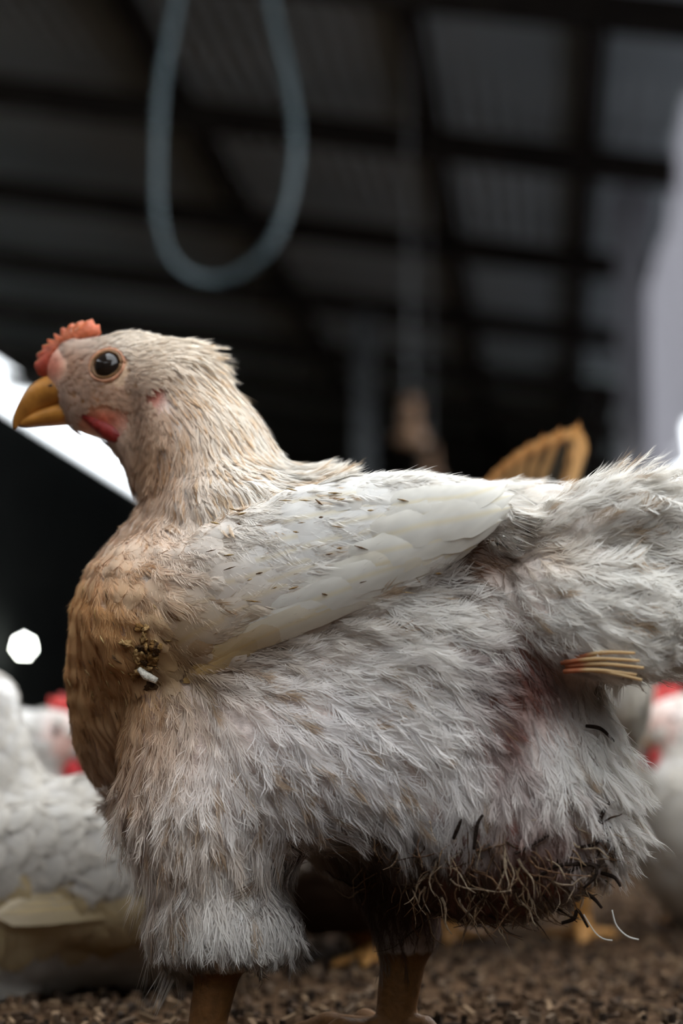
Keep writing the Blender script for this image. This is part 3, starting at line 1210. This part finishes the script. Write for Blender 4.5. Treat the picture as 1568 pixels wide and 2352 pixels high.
def plume_colour(x, y):
    """feather colour: white, tan staining on the breast, yellowed edges, dirt round the vent"""
    c = np.tile(np.array((0.91, 0.89, 0.86)), (len(x), 1))
    c = mixc(c, 0.8 * blob(x, y, 760, 1800, 480, 330), (0.88, 0.85, 0.86))
    c = mixc(c, 0.6 * blob(x, y, 330, 860, 200, 120), (0.90, 0.80, 0.66))
    c = mixc(c, 0.45 * blob(x, y, 470, 1000, 150, 150), (0.88, 0.77, 0.62))
    c = mixc(c, np.clip(blob(x, y, 170, 1520, 270, 300) * 1.25, 0, 0.95), (0.72, 0.42, 0.18))
    c = mixc(c, np.clip(blob(x, y, 250, 1710, 120, 160), 0, 0.7), (0.42, 0.24, 0.12))
    c = mixc(c, 0.85 * blob(x, y, 355, 1080, 105, 150), (0.56, 0.34, 0.19))
    c = mixc(c, 0.9 * blob(x, y, 250, 935, 135, 100), (0.58, 0.36, 0.24))
    c = mixc(c, 0.8 * blob(x, y, 160, 840, 70, 60), (0.58, 0.34, 0.22))
    c = mixc(c, 0.75 * blob(x, y, 400, 1520, 100, 90), (0.42, 0.26, 0.10))
    c = mixc(c, 0.45 * blob(x, y, 600, 1430, 190, 70), (0.55, 0.38, 0.16))
    c = mixc(c, 0.85 * blob(x, y, 470, 1575, 90, 34), (0.16, 0.09, 0.04))  # shade under the wing edge painted into the feathers, down this edge
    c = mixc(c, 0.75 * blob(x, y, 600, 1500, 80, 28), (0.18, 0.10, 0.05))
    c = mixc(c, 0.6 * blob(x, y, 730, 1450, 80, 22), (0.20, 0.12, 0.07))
    c = mixc(c, np.clip(1.3 * blob(x, y, 1105, 1310, 115, 62), 0, 0.97), (0.13, 0.06, 0.025))
    c = mixc(c, np.clip(1.3 * blob(x, y, 1215, 1575, 100, 75), 0, 0.97), (0.14, 0.042, 0.025))
    c = mixc(c, 0.95 * blob(x, y, 1160, 1690, 60, 130), (0.20, 0.075, 0.055))
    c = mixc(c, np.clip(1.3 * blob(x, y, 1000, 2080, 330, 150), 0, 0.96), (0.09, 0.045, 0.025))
    c = mixc(c, 0.5 * blob(x, y, 1255, 1285, 60, 45), (0.50, 0.30, 0.10))
    c = mixc(c, 0.35 * blob(x, y, 1430, 1215, 120, 40), (0.30, 0.24, 0.17))
    c = mixc(c, 0.75 * blob(x, y, 1250, 1960, 130, 90), (0.30, 0.13, 0.10))
    c = mixc(c, 0.9 * blob(x, y, 800, 2030, 110, 75), (0.07, 0.04, 0.025))  # shade on the inner thigh, painted in as dark brown
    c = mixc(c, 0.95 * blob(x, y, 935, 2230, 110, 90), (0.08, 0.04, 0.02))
    c = mixc(c, 0.5 * blob(x, y, 520, 1990, 160, 60), (0.50, 0.36, 0.24))
    c = mixc(c, 0.55 * blob(x, y, 370, 2060, 50, 130), (0.40, 0.25, 0.15))
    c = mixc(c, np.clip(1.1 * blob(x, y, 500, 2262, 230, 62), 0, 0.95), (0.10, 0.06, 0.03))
    return c


bx, by = to_px(BV)
skin = np.tile(np.array((0.82, 0.75, 0.69)), (len(BV), 1))
skin = mixc(skin, np.clip(1.3 * blob(bx, by, 230, 880, 150, 130), 0, 1), (0.62, 0.42, 0.28))
skin = mixc(skin, np.clip(1.0 * blob(bx, by, 118, 840, 34, 45), 0, 0.9), (0.46, 0.12, 0.07))
skin = mixc(skin, 0.75 * blob(bx, by, 205, 815, 26, 20), (0.58, 0.16, 0.11))
skin = mixc(skin, 0.75 * blob(bx, by, 268, 800, 40, 14), (0.60, 0.20, 0.12))
skin = mixc(skin, 0.95 * blob(bx, by, 355, 905, 26, 36), (0.55, 0.14, 0.10))
skin = mixc(skin, 0.9 * blob(bx, by, 235, 965, 70, 36), (0.50, 0.07, 0.03))
skin = mixc(skin, 0.9 * blob(bx, by, 190, 922, 40, 14), (0.60, 0.28, 0.08))
skin = mixc(skin, 0.8 * blob(bx, by, 310, 1040, 40, 60), (0.45, 0.18, 0.09))
skin = mixc(skin, np.clip(blob(bx, by, 180, 1550, 240, 280) * 1.1, 0, 0.9), (0.48, 0.27, 0.13))
skin = mixc(skin, 0.9 * blob(bx, by, 250, 1720, 130, 170), (0.28, 0.15, 0.08))
skin = mixc(skin, 0.5 * blob(bx, by, 700, 1750, 400, 220), (0.60, 0.44, 0.42))
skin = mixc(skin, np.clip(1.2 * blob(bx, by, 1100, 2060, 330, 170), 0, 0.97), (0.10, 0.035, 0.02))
skin = mixc(skin, 0.85 * blob(bx, by, 1200, 1960, 170, 110), (0.33, 0.10, 0.08))
skin = mixc(skin, 0.95 * blob(bx, by, 1200, 1560, 130, 150), (0.22, 0.06, 0.04))
skin = mixc(skin, 0.9 * blob(bx, by, 1120, 1290, 120, 70), (0.17, 0.08, 0.04))
skin = mixc(skin, 0.9 * blob(bx, by, 470, 1540, 170, 50), (0.16, 0.09, 0.04))  # painted shade in the crease under the wing edge
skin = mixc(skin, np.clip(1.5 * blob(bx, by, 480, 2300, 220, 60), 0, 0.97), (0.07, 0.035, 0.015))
skin = mixc(skin, 0.95 * blob(bx, by, 800, 2030, 130, 90), (0.06, 0.03, 0.02))  # inner thigh shade again, painted on the skin
shank = (BV[:, 2] < 0.052) & ((by > 2235) | (BV[:, 1] > 0.0))
skin[shank] = (0.17, 0.075, 0.022)
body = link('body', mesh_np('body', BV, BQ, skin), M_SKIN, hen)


def surf(px, py, back=0.0):
    """where the line of sight first meets the bird: point and outward normal in its frame"""
    d = ray(px, py)
    d = d / np.linalg.norm(d)
    c = CAMP - O3
    cl = np.array([c @ EV, -(c @ NV), c[2] ])
    dl = np.array([d @ EV, -(d @ NV), d[2]])
    t = 0.8
    for _ in range(120):
        p = cl + dl * t
        s_ = float(BF.dist(p[None])[0])
        if s_ < 3e-4:
            break
        t += max(s_ * 0.7, 3e-4)
        if t > 1.5:
            return None, None
    _, g = BF.dist_grad(p[None])
    return p, g[0]


# ------------------------------------------------------------------ plumage guides: px, py, flow dx, dy, length px, width ratio, kind
GUIDES = [
    (150, 800, .8, -.4, 16, 8, 'F'), (200, 790, .9, -.1, 22, 8, 'F'), (290, 765, 1, -.02, 36, 11, 'F'), (380, 775, 1, .2, 42, 13, 'F'), (330, 850, .95, .2, 26, 9, 'F'),
    (180, 880, .7, .4, 14, 6, 'F'), (230, 920, .7, .6, 15, 6, 'F'), (300, 930, .6, .7, 22, 8, 'F'), (310, 1010, .5, .85, 24, 8, 'F'), (260, 860, .9, .3, 10, 5, 'F'), (330, 1060, .2, .95, 30, 9, 'F'),
    (455, 830, .8, .6, 66, .8, 'H'), (400, 890, .55, .8, 52, .8, 'H'), (540, 920, .5, .9, 72, .8, 'H'), (450, 1000, .2, .95, 76, .7, 'H'), (590, 1030, .45, .9, 80, .8, 'H'),
    (385, 1060, .05, 1, 60, .7, 'H'), (345, 1150, 0, 1, 52, .8, 'H'), (490, 1120, .35, .9, 80, .8, 'H'), (640, 1085, .8, .45, 84, .9, 'H'), (420, 1160, .3, .9, 70, .8, 'H'),
    (430, 1220, .8, .5, 80, 32, 'C'), (600, 1170, .95, .25, 90, 40, 'C'), (850, 1130, 1, .03, 110, 44, 'C'), (1080, 1130, 1, .08, 105, 40, 'C'), (310, 1290, .6, .75, 70, 34, 'C'),
    (190, 1400, .25, 1, 62, 32, 'C'), (155, 1540, .15, 1, 66, 26, 'C'), (200, 1640, .22, 1, 100, 12, 'C'), (270, 1720, .25, .97, 100, 11, 'C'), (400, 1350, .8, .45, 85, 38, 'C'),
    (330, 1470, .5, .6, 60, 28, 'C'), (560, 1330, .95, -.05, 95, 40, 'C'), (750, 1230, 1, -.02, 115, 42, 'C'), (480, 1470, .85, -.5, 90, 28, 'C'), (650, 1400, .9, -.4, 110, 28, 'C'),
    (900, 1250, 1, -.12, 115, 34, 'C'), (1060, 1200, 1, 0, 100, 34, 'C'),
    (900, 1380, .95, .12, 120, .9, 'S'), (1000, 1480, .95, .2, 130, 1, 'S'), (760, 1470, .95, .0, 120, .9, 'S'), (580, 1570, .85, .2, 110, .9, 'S'), (430, 1640, -.05, 1, 120, .8, 'S'),
    (320, 1760, -.22, 1, 130, .9, 'S'), (420, 1820, 0, 1, 150, .9, 'S'), (550, 1680, .45, .85, 140, .9, 'S'), (750, 1600, .85, .5, 140, .9, 'S'), (900, 1620, .75, .55, 140, 1, 'S'),
    (700, 1790, .4, .9, 140, .9, 'S'), (900, 1820, .3, .95, 135, .9, 'S'), (1050, 1640, .5, .8, 120, .9, 'S'), (340, 2000, 0, 1, 140, .8, 'S'), (500, 2000, .03, 1, 150, .9, 'S'),
    (630, 2060, .2, 1, 125, .9, 'S'), (460, 2150, -.1, 1, 80, 1, 'S'), (640, 2150, .3, .95, 85, 1, 'S'),
    (1200, 1760, .12, 1, 125, .9, 'S'), (1360, 1700, .5, .85, 110, .9, 'S'), (1400, 1850, .8, .6, 90, .9, 'S'), (1340, 2000, .8, .5, 70, .9, 'S'), (1250, 1880, .2, 1, 90, .9, 'S'), (1090, 1860, .05, 1, 95, .9, 'S'),
    (1000, 1960, -.2, 1, 75, .8, 'W'), (1200, 2000, .2, 1, 70, .8, 'W'), (1100, 2090, .1, 1, 70, .8, 'W'), (860, 1980, -.2, 1, 80, .8, 'W'), (1180, 1560, .4, .9, 80, .8, 'W'), (1190, 1660, .3, .9, 80, .8, 'W'), (1250, 1590, .3, .9, 70, .8, 'W'), (1090, 1275, .8, .5, 60, .8, 'W'), (1140, 1310, .6, .8, 70, .8, 'W'),
    (1230, 1210, .8, -.25, 110, 1, 'S'), (1150, 1215, .95, .1, 80, 1, 'S'), (1170, 1160, .95, .0, 80, 1, 'S'), (1330, 1160, .75, -.6, 110, 1, 'S'), (1480, 1190, .85, -.35, 120, 1, 'S'), (1290, 1370, .8, .35, 150, 1.1, 'S'), (1450, 1400, .9, .3, 150, 1.1, 'S'),
    (1330, 1480, .8, .45, 130, 1.1, 'S'), (1560, 1350, 1, .1, 140, 1.1, 'S'), (1480, 1480, .9, .35, 130, 1.1, 'S'),
]
GP = np.array([g[:2] for g in GUIDES], float)
GD = np.array([g[2:4] for g in GUIDES], float)
GL = np.array([g[4] for g in GUIDES], float)
GW = np.array([g[5] for g in GUIDES], float)
GK = np.array([g[6] for g in GUIDES])


def guide_at(x, y):
    d2 = (x[:, None] - GP[None, :, 0]) ** 2 + (y[:, None] - GP[None, :, 1]) ** 2
    w = 1 / (d2 + 900) ** 1.6
    w /= w.sum(1, keepdims=True)
    D = w @ GD
    near = (d2 * (1 + 0.25 * rng.normal(size=d2.shape))).argmin(1)
    return D, w @ GL, GW[near], GK[near]


ctr = BV[BQ].mean(1)
cx, cy = to_px(ctr)
near_side = ctr[:, 1] < 0.03
wgt = np.where(near_side, 1.0, 0.35)
wgt[(ctr[:, 2] < 0.060)] = 0
facedist = np.hypot((cx - 245) / 46, (cy - 840) / 42)
wgt[(facedist < 1) & (cy < 1000)] = 0
wgt[(cx < 135) & (cy < 1000)] = 0
wgt[np.hypot((cx - 120) / 30, (cy - 840) / 40) < 1] = 0
wgt[np.hypot((cx - 355) / 20, (cy - 908) / 26) < 1] = 0
wgt[(np.hypot((cx - 235) / 62, (cy - 968) / 40) < 1)] = 0

NAMES = {'F': 'face_feathers', 'H': 'neck_hackle', 'C': 'contour_feathers', 'S': 'fluffy_feathers', 'W': 'soiled_feathers'}
COUNT = {'F': 6000, 'H': 3000, 'C': 2400, 'S': 3800, 'W': 1000}
Dq, Lq, Wq, Kq = guide_at(cx, cy)
for kind in 'FHCSW':
    w_ = wgt * (Kq == kind)
    if kind == 'F':
        w_ = w_ * np.where((cx < 330) & (cy > 800) & (cx > 120), 0.6, 1.0)
    R = sample_faces(BV, BQ, COUNT[kind], w_)
    x, y = to_px(R)
    d, N = BF.dist_grad(R)
    D, Ln, Wn, _k = guide_at(x, y)
    T = pxdir(D[:, 0], D[:, 1])
    T = T / (np.linalg.norm(T, axis=1, keepdims=True) + 1e-9)
    T = T + rng.normal(0, 0.14 if kind in 'FHC' else 0.24, T.shape)
    Wn = np.array([g for g in Wn])
    gsel = np.array([GW[GK == kind].mean()])
    L_ = Ln * PXM * (0.8 + 0.4 * rng.random(len(R)))
    own = (_k == kind)
    if kind in 'HSW':
        Wr = np.where(own, Wn, 0.85)
        W_ = L_ * Wr
    elif kind == 'C':
        W_ = np.where(own, Wn, 28) * PXM * (0.85 + 0.3 * rng.random(len(R)))
    else:
        W_ = np.where(own, Wn, 8) * PXM * (0.8 + 0.4 * rng.random(len(R)))
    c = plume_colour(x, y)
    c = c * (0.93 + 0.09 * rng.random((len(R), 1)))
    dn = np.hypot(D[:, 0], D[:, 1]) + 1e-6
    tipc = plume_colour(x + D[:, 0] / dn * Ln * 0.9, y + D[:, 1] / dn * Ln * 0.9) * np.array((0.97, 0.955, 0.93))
    dirty = rng.random(len(R)) < (0.04 if kind in 'CS' else 0.02) + 0.35 * blob(x, y, 1400, 1215, 130, 50) + 0.3 * blob(x, y, 620, 1740, 200, 60)
    if kind == 'H':
        st_ = rng.random(len(R)) < 0.25
        tipc[st_] = tipc[st_] * np.array((0.88, 0.76, 0.62))
    tipc[dirty] = tipc[dirty] * np.array((0.62, 0.50, 0.38))
    tp = {'F': T_TUFT, 'H': T_HACKLE, 'C': T_SHEET[:1] + T_VANE[:6], 'S': T_FLUFF, 'W': T_WISP}[kind]
    lift = {'F': 0.16, 'H': 0.06, 'C': 0.05, 'S': 0.10, 'W': 0.07}[kind]
    pull = {'F': 0.4, 'H': 0.55, 'C': 0.85, 'S': 0.5, 'W': 0.8}[kind]
    wild = (kind != 'C') * np.clip(0.9 * blob(x, y, 1420, 1850, 110, 230) + 1.0 * blob(x, y, 690, 1075, 60, 40) + 0.6 * blob(x, y, 1400, 1120, 160, 50) + 0.8 * blob(x, y, 480, 790, 60, 40) + 0.5 * blob(x, y, 680, 2120, 60, 90) + 0.5 * blob(x, y, 280, 1820, 50, 150), 0, 1) * (rng.random(len(R)) < 0.6)
    lift = lift + 0.5 * wild
    pull = pull * (1 - 0.8 * wild)
    A = plant(tp, R, T, N, L_, W_, c, tipc, base=0.0006, lift=lift, field=BF, pull=pull)
    o = link(NAMES[kind], mesh_np(NAMES[kind], *A[:2], A[2]), M_FEATHER, hen)
    o['kind'] = 'stuff'

# ------------------------------------------------------------------ head parts
def hc(rows):
    """rows px, py, half height px, half width px -> bird frame"""
    out = []
    for px, py, hh, hw in rows:
        p = Lc(px, py, 0)
        out.append((p[0], p[2], hh * PXM, hw * PXM))
    return out


beak_ = lofted('upper_beak', hc([(205, 912, 15, 46), (170, 902, 30, 46), (135, 897, 40, 42), (100, 908, 40, 34), (68, 932, 31, 24), (45, 958, 18, 13), (36, 978, 6, 5), (33, 986, 1, 1)]), M_BEAK, hen, n=20, steps=28)
lofted('lower_beak', hc([(215, 942, 19, 44), (170, 948, 28, 40), (130, 954, 27, 32), (90, 962, 20, 22), (60, 970, 12, 11), (46, 977, 2, 2)]), M_BEAK, hen, n=20, steps=22)
ol = [(120, 868), (88, 862), (78, 842), (92, 838), (84, 818), (102, 820), (97, 797), (116, 802), (110, 780), (132, 789), (127, 766), (148, 776), (146, 752), (165, 764), (168, 742), (184, 756), (190, 736), (202, 750), (212, 733), (220, 748), (228, 745), (232, 766), (205, 782), (172, 800), (145, 830)]
blade('comb', [tuple(Lc(a, b, 0)[[0, 2]]) for a, b in ol], 0.0042, hen, M_COMB, lambda v: (0.46, 0.11, 0.045) if v[2] > Lc(150, 800)[2] else (0.38, 0.06, 0.035))
for l_ in (1, -1):
    rows = [(188, 952, 6), (212, 966, 14), (238, 982, 21), (260, 996, 23), (276, 1006, 17), (284, 1012, 6)]
    pts = spline([Lc(a_, b_, 54 * l_) for a_, b_, r_ in rows], 14)
    rad = np.interp(np.linspace(0, 1, 14), np.linspace(0, 1, 6), [r_[2] for r_ in rows]) * PXM
    w_ = MB().tube(pts, list(rad), 12, col=(0.20, 0.012, 0.008)).build('wattle', M_COMB, hen, smooth=True, colored=True)
pe, ne = surf(245, 838)
for l_ in (1, -1):
    p_ = pe.copy()
    n_ = ne.copy()
    if l_ < 0:
        p_[1] = -p_[1]
        n_[1] = -n_[1]
    ey = ball('eye', p_ - n_ * 0.0016, (0.0076, 0.0072, 0.0056), hen, M_EYE, nrm=n_)
    u = np.cross([0, 0, 1], n_)
    u /= np.linalg.norm(u)
    v = np.cross(n_, u)
    for nm, rad, th, cl in (('eye_ring', 0.0079, 0.0009, (0.16, 0.08, 0.03)), ('eyelid', 0.0094, 0.0011, (0.50, 0.24, 0.14))):
        pts = [p_ + n_ * (0.0003 if nm == 'eye_ring' else -0.0005) + (u * math.cos(a) * 1.08 + v * math.sin(a) * 0.92) * rad for a in np.linspace(0, 2 * math.pi, 33)]
        MB().tube(pts, th, 8, col=cl).build(nm, M_COMB, ey, smooth=True, colored=True)
for l_ in (1, -1):
    ball('nostril', Lc(118, 886, 38 * l_), (0.0022, 0.0012, 0.0009), beak_, M_EYE)

# ------------------------------------------------------------------ wing quills and large coverts as single feathers
CREAM = (0.83, 0.79, 0.70)
def on(px, py, out=10):
    p, n = surf(px, py)
    return p + n * (out * PXM), n


def long_feather(name, a, b, width, col, tipcol, out=12, seed=0, nx=18, ny=8, sag=0.0):
    """one flight feather lying on the folded wing, following its curve"""
    r = np.random.default_rng(seed)
    path = []
    nor = []
    for q in range(nx + 1):
        t = q / nx
        px = a[0] + (b[0] - a[0]) * t
        py = a[1] + (b[1] - a[1]) * t + sag * math.sin(math.pi * t)
        p, n = surf(px, py)
        if p is None or (path and np.linalg.norm(p - path[-1]) > 0.03):
            p = path[-1] + (path[-1] - path[-2])
            n = nor[-1]
        path.append(p)
        nor.append(n)
    path = np.array(path)
    nor = np.array(nor)
    for _ in range(6):
        path[1:-1] = (path[:-2] + 2 * path[1:-1] + path[2:]) / 4
        nor[1:-1] = (nor[:-2] + 2 * nor[1:-1] + nor[2:]) / 4
    nor /= np.linalg.norm(nor, axis=1, keepdims=True)
    tg = np.gradient(path, axis=0)
    tg /= np.linalg.norm(tg, axis=1, keepdims=True)
    bi = np.cross(nor, tg)
    V, C, F = [], [], []
    for q in range(nx + 1):
        x = q / nx
        w = min(1.0, (x / 0.12) ** 0.6 + 0.15) * (1 - max(0, (x - 0.70) / 0.30) ** 2.0) ** 0.7
        for k in range(ny + 1):
            y = k / ny * 2 - 1
            jag = r.normal(0, 0.05) if abs(y) > 0.9 else 0
            V.append(path[q] + tg[q] * (-0.25 * width * PXM * abs(y)) + bi[q] * (width * PXM * w * (y + jag)) + nor[q] * (PXM * (out * (0.35 + 0.65 * min(1, x * 3)) + width * 0.16 * (1 - y * y) * w)))
            c = np.array(col) * (1 - x) + np.array(tipcol) * x
            if abs(y) < 0.01:
                c = c * np.array((1.0, 0.95, 0.82))
            C.append(c * (0.95 + 0.08 * r.random()))
    for q in range(nx):
        for k in range(ny):
            o = q * (ny + 1) + k
            F.append([o, o + 1, o + ny + 2, o + ny + 1])
    return link(name, mesh_np(name, np.array(V), np.array(F), np.clip(np.array(C), 0, 1)), M_FEATHER, hen)


TAN = (0.48, 0.30, 0.11)
CREAM2 = (0.86, 0.83, 0.77)
fl_ = [((425, 1565), (790, 1350), 20, TAN, (0.80, 0.70, 0.52), 10), ((440, 1545), (850, 1335), 22, TAN, (0.82, 0.74, 0.58), 12), ((470, 1520), (930, 1308), 24, (0.60, 0.42, 0.20), CREAM2, 13), ((510, 1490), (1010, 1282), 26, (0.78, 0.68, 0.52), CREAM2, 14),
       ((560, 1455), (1075, 1256), 28, CREAM2, CREAM2, 15), ((620, 1415), (1090, 1244), 30, CREAM2, CREAM2, 16), ((680, 1375), (1110, 1226), 30, CREAM2, CREAM2, 17), ((740, 1330), (1125, 1208), 32, CREAM2, (0.84, 0.76, 0.60), 18),
       ((800, 1285), (1150, 1190), 34, CREAM2, CREAM2, 19), ((850, 1240), (1165, 1170), 34, CREAM2, CREAM2, 20), ((880, 1200), (1170, 1148), 34, CREAM2, CREAM2, 20), ((900, 1165), (1160, 1128), 32, CREAM2, CREAM2, 20)]
for i, (a, b, w, c1, c2, ou) in enumerate(fl_):
    long_feather('flight_feather', a, b, w * rng.uniform(0.9, 1.2), c1, c2, out=ou, seed=i, sag=rng.uniform(-4, 8))
# large coverts lying over the flight feathers' bases
cv_ = [((400, 1480), (560, 1400)), ((440, 1440), (620, 1370)), ((500, 1400), (690, 1330)), ((560, 1360), (760, 1290)), ((620, 1310), (830, 1250)), ((680, 1265), (890, 1215)), ((730, 1220), (940, 1180)), ((760, 1175), (970, 1150)), ((420, 1400), (580, 1340)), ((480, 1350), (650, 1300)), ((540, 1300), (720, 1250)), ((600, 1250), (790, 1210)), ((640, 1205), (840, 1170)), ((660, 1160), (860, 1135))]
for i, (a, b) in enumerate(cv_):
    long_feather('wing_covert', a, b, rng.uniform(34, 44), tuple(plume_colour(np.array([a[0] * 1.0]), np.array([a[1] * 1.0]))[0]), tuple(plume_colour(np.array([b[0] * 1.0]), np.array([b[1] * 1.0]))[0] * 0.97), out=rng.uniform(3, 6), seed=40 + i, nx=10, ny=8, sag=rng.uniform(-6, 6))

# bare quills under the tail
for i, (a, b) in enumerate((((1290, 1522), (1468, 1518)), ((1300, 1530), (1478, 1534)), ((1296, 1542), (1462, 1550)), ((1310, 1536), (1474, 1562)), ((1320, 1512), (1458, 1500)))):
    pa = Lc(*a, 205)
    pb = Lc(*b, 236)
    md = (pa + pb) / 2 + np.array([0, -0.004, 0.0012])
    pts = spline([pa, md, pb], 9)
    MB().tube(pts, [(0.00125 - 0.0006 * k / 8) for k in range(9)], 8, col=[(0.55, 0.20, 0.10) if k < 3 else (0.72, 0.52, 0.28) for k in range(9)]).build('tail_quill', M_FEATHER, hen, smooth=True, colored=True)

# dirt crust at the wing's wrist, with a white flake
for i in range(30):
    px = 338 + rng.normal(0, 19)
    py = 1492 + rng.normal(0, 30)
    p, n = surf(px, py)
    if p is None:
        continue
    cc = [(0.20, 0.10, 0.03), (0.36, 0.22, 0.09), (0.06, 0.03, 0.012), (0.30, 0.17, 0.06)][i % 4]
    ball('dirt_crust', p + n * 6 * PXM, (rng.uniform(8, 20) * PXM, rng.uniform(6, 14) * PXM, rng.uniform(4, 8) * PXM), hen, M_DIRT, nrm=n + rng.normal(0, 0.35, 3), nu=12, nv=8, col=cc, lump=0.38, seed=i)
p1, n1 = on(325, 1530, 14)
p2, n2 = on(368, 1556, 16)
MB().tube([p1, (p1 * .6 + p2 * .4) - np.array([0, 0, 0.001]), p2], [0.0012, 0.0022, 0.0016], 8, col=(0.78, 0.72, 0.62)).build('white_flake', M_DIRT, hen, smooth=True, colored=True)

# small dirt streaks stuck to wing and breast
mbs = MB()
for i in range(110):
    if i < 60:
        px, py = rng.uniform(480, 1120), rng.uniform(1140, 1400)
        ou = 19
    else:
        px, py = rng.normal(290, 90), rng.normal(1500, 80)
        ou = 9
    p, n = surf(px, py)
    if p is None or (py > 1560 - 0.38 * (px - 400) and i < 60):
        continue
    D_, L_q, _a, _b2 = guide_at(np.array([px]), np.array([py]))
    dv = pxdir(D_[:, 0], D_[:, 1])[0] + rng.normal(0, 0.25, 3)
    dv = dv - n * (dv @ n)
    dv /= np.linalg.norm(dv)
    L_ = rng.uniform(5, 17) * PXM
    r_ = rng.uniform(1.0, 2.6) * PXM
    p = p + n * ou * PXM
    mbs.tube([p - dv * L_, p, p + dv * L_], [r_ * 0.4, r_, r_ * 0.2], 6, col=[(0.24, 0.14, 0.05), (0.40, 0.27, 0.12), (0.12, 0.065, 0.03)][i % 3])
o = mbs.build('dirt_streaks', M_DIRT, hen, smooth=True, colored=True)
o['kind'] = 'stuff'

# soiled strings hanging round the vent and belly
mbs = MB()
for i in range(230):
    px = rng.uniform(840, 1400)
    py = 1880 + 60 * rng.random() + rng.random() * 190 - 0.00045 * (px - 1100) ** 2
    p, n = surf(px, py)
    if p is None:
        continue
    side = np.clip((px - 1050) / 350, -1, 1)
    dv = pxdir(np.array(0.9 * side + rng.normal(0, 0.35)), np.array(0.7 + rng.normal(0, 0.3)))
    dv = dv / np.linalg.norm(dv)
    L_ = rng.uniform(45, 120) * PXM
    cur = rng.normal(0, 0.5)
    pts = []
    sd = np.cross(n, dv)
    for q in range(7):
        t = q / 6
        pts.append(p + dv * (L_ * t) + n * (L_ * (0.03 + 0.12 * t * (1 - 0.4 * t))) + sd * (L_ * (cur * t * t + 0.07 * math.sin(7 * t + i))))
    pts = np.array(pts)
    d, g = BF.dist_grad(pts)
    pts = pts + g * (0.0014 + 0.004 * np.linspace(0, 1, 7) - d)[:, None] * np.where(d < 0.0012, 1.0, 0.55)[:, None]
    r_ = rng.uniform(1.2, 3.4) * PXM
    c0 = np.array([(0.10, 0.055, 0.03), (0.05, 0.028, 0.016), (0.30, 0.20, 0.12), (0.20, 0.11, 0.06), (0.42, 0.32, 0.22)][rng.integers(0, 5)])
    mbs.tube(pts, [r_ * (1.1 - 0.8 * q / 6) for q in range(7)], 6, col=tuple(c0))
o = mbs.build('soiled_strands', M_DIRT, hen, smooth=True, colored=True)
o['kind'] = 'stuff'

# dark curled pin feathers at the rear, single ones one can pick out
PINS = [[(1352, 1905), (1362, 1868), (1378, 1850), (1392, 1846)], [(1318, 1938), (1350, 1928), (1372, 1905), (1384, 1880)], [(1220, 2005), (1270, 1972), (1320, 1970), (1368, 1990), (1366, 2015), (1340, 2040)],
        [(1290, 1990), (1330, 1972), (1378, 1988)], [(1330, 1676), (1360, 1682), (1385, 1705)], [(1185, 1950), (1215, 1935), (1250, 1908)], [(1092, 1940), (1100, 1890), (1112, 1872)], [(1050, 1920), (1062, 1890), (1068, 1878)],
        [(1345, 2050), (1365, 2065), (1382, 2086)], [(1290, 2120), (1318, 2110), (1326, 2090), (1350, 2130)], [(1380, 2005), (1410, 2015), (1425, 2036)]]
for i, pl in enumerate(PINS):
    pts = []
    prev = None
    for q in pl:
        p, n = surf(*q)
        if p is None:
            l_ = 60 if prev is None else -prev[1] / PXM
            p = Lc(q[0], q[1], l_)
        else:
            p = p + n * 24 * PXM
        if prev is not None and abs(p[1] - prev[1]) > 0.02:
            p = Lc(q[0], q[1], -prev[1] / PXM)
        prev = p
        pts.append(p)
    pts = spline(pts, 12)
    MB().tube(pts, [(4.6 - 2.8 * abs(k / 11 - 0.35)) * PXM for k in range(12)], 7, col=(0.022, 0.013, 0.009)).build('pin_feather', M_DIRT, hen, smooth=True, colored=True)
# two pale wisps hanging below the rump
for pl in ([(1340, 2100), (1365, 2140), (1385, 2156), (1406, 2160)], [(1405, 2090), (1415, 2125), (1440, 2150), (1466, 2158)]):
    pts = spline([Lc(a, b, 60) for a, b in pl], 12)
    MB().tube(pts, 1.4 * PXM, 6, col=(0.8, 0.78, 0.74)).build('loose_wisp', M_FEATHER, hen, smooth=True, colored=True)
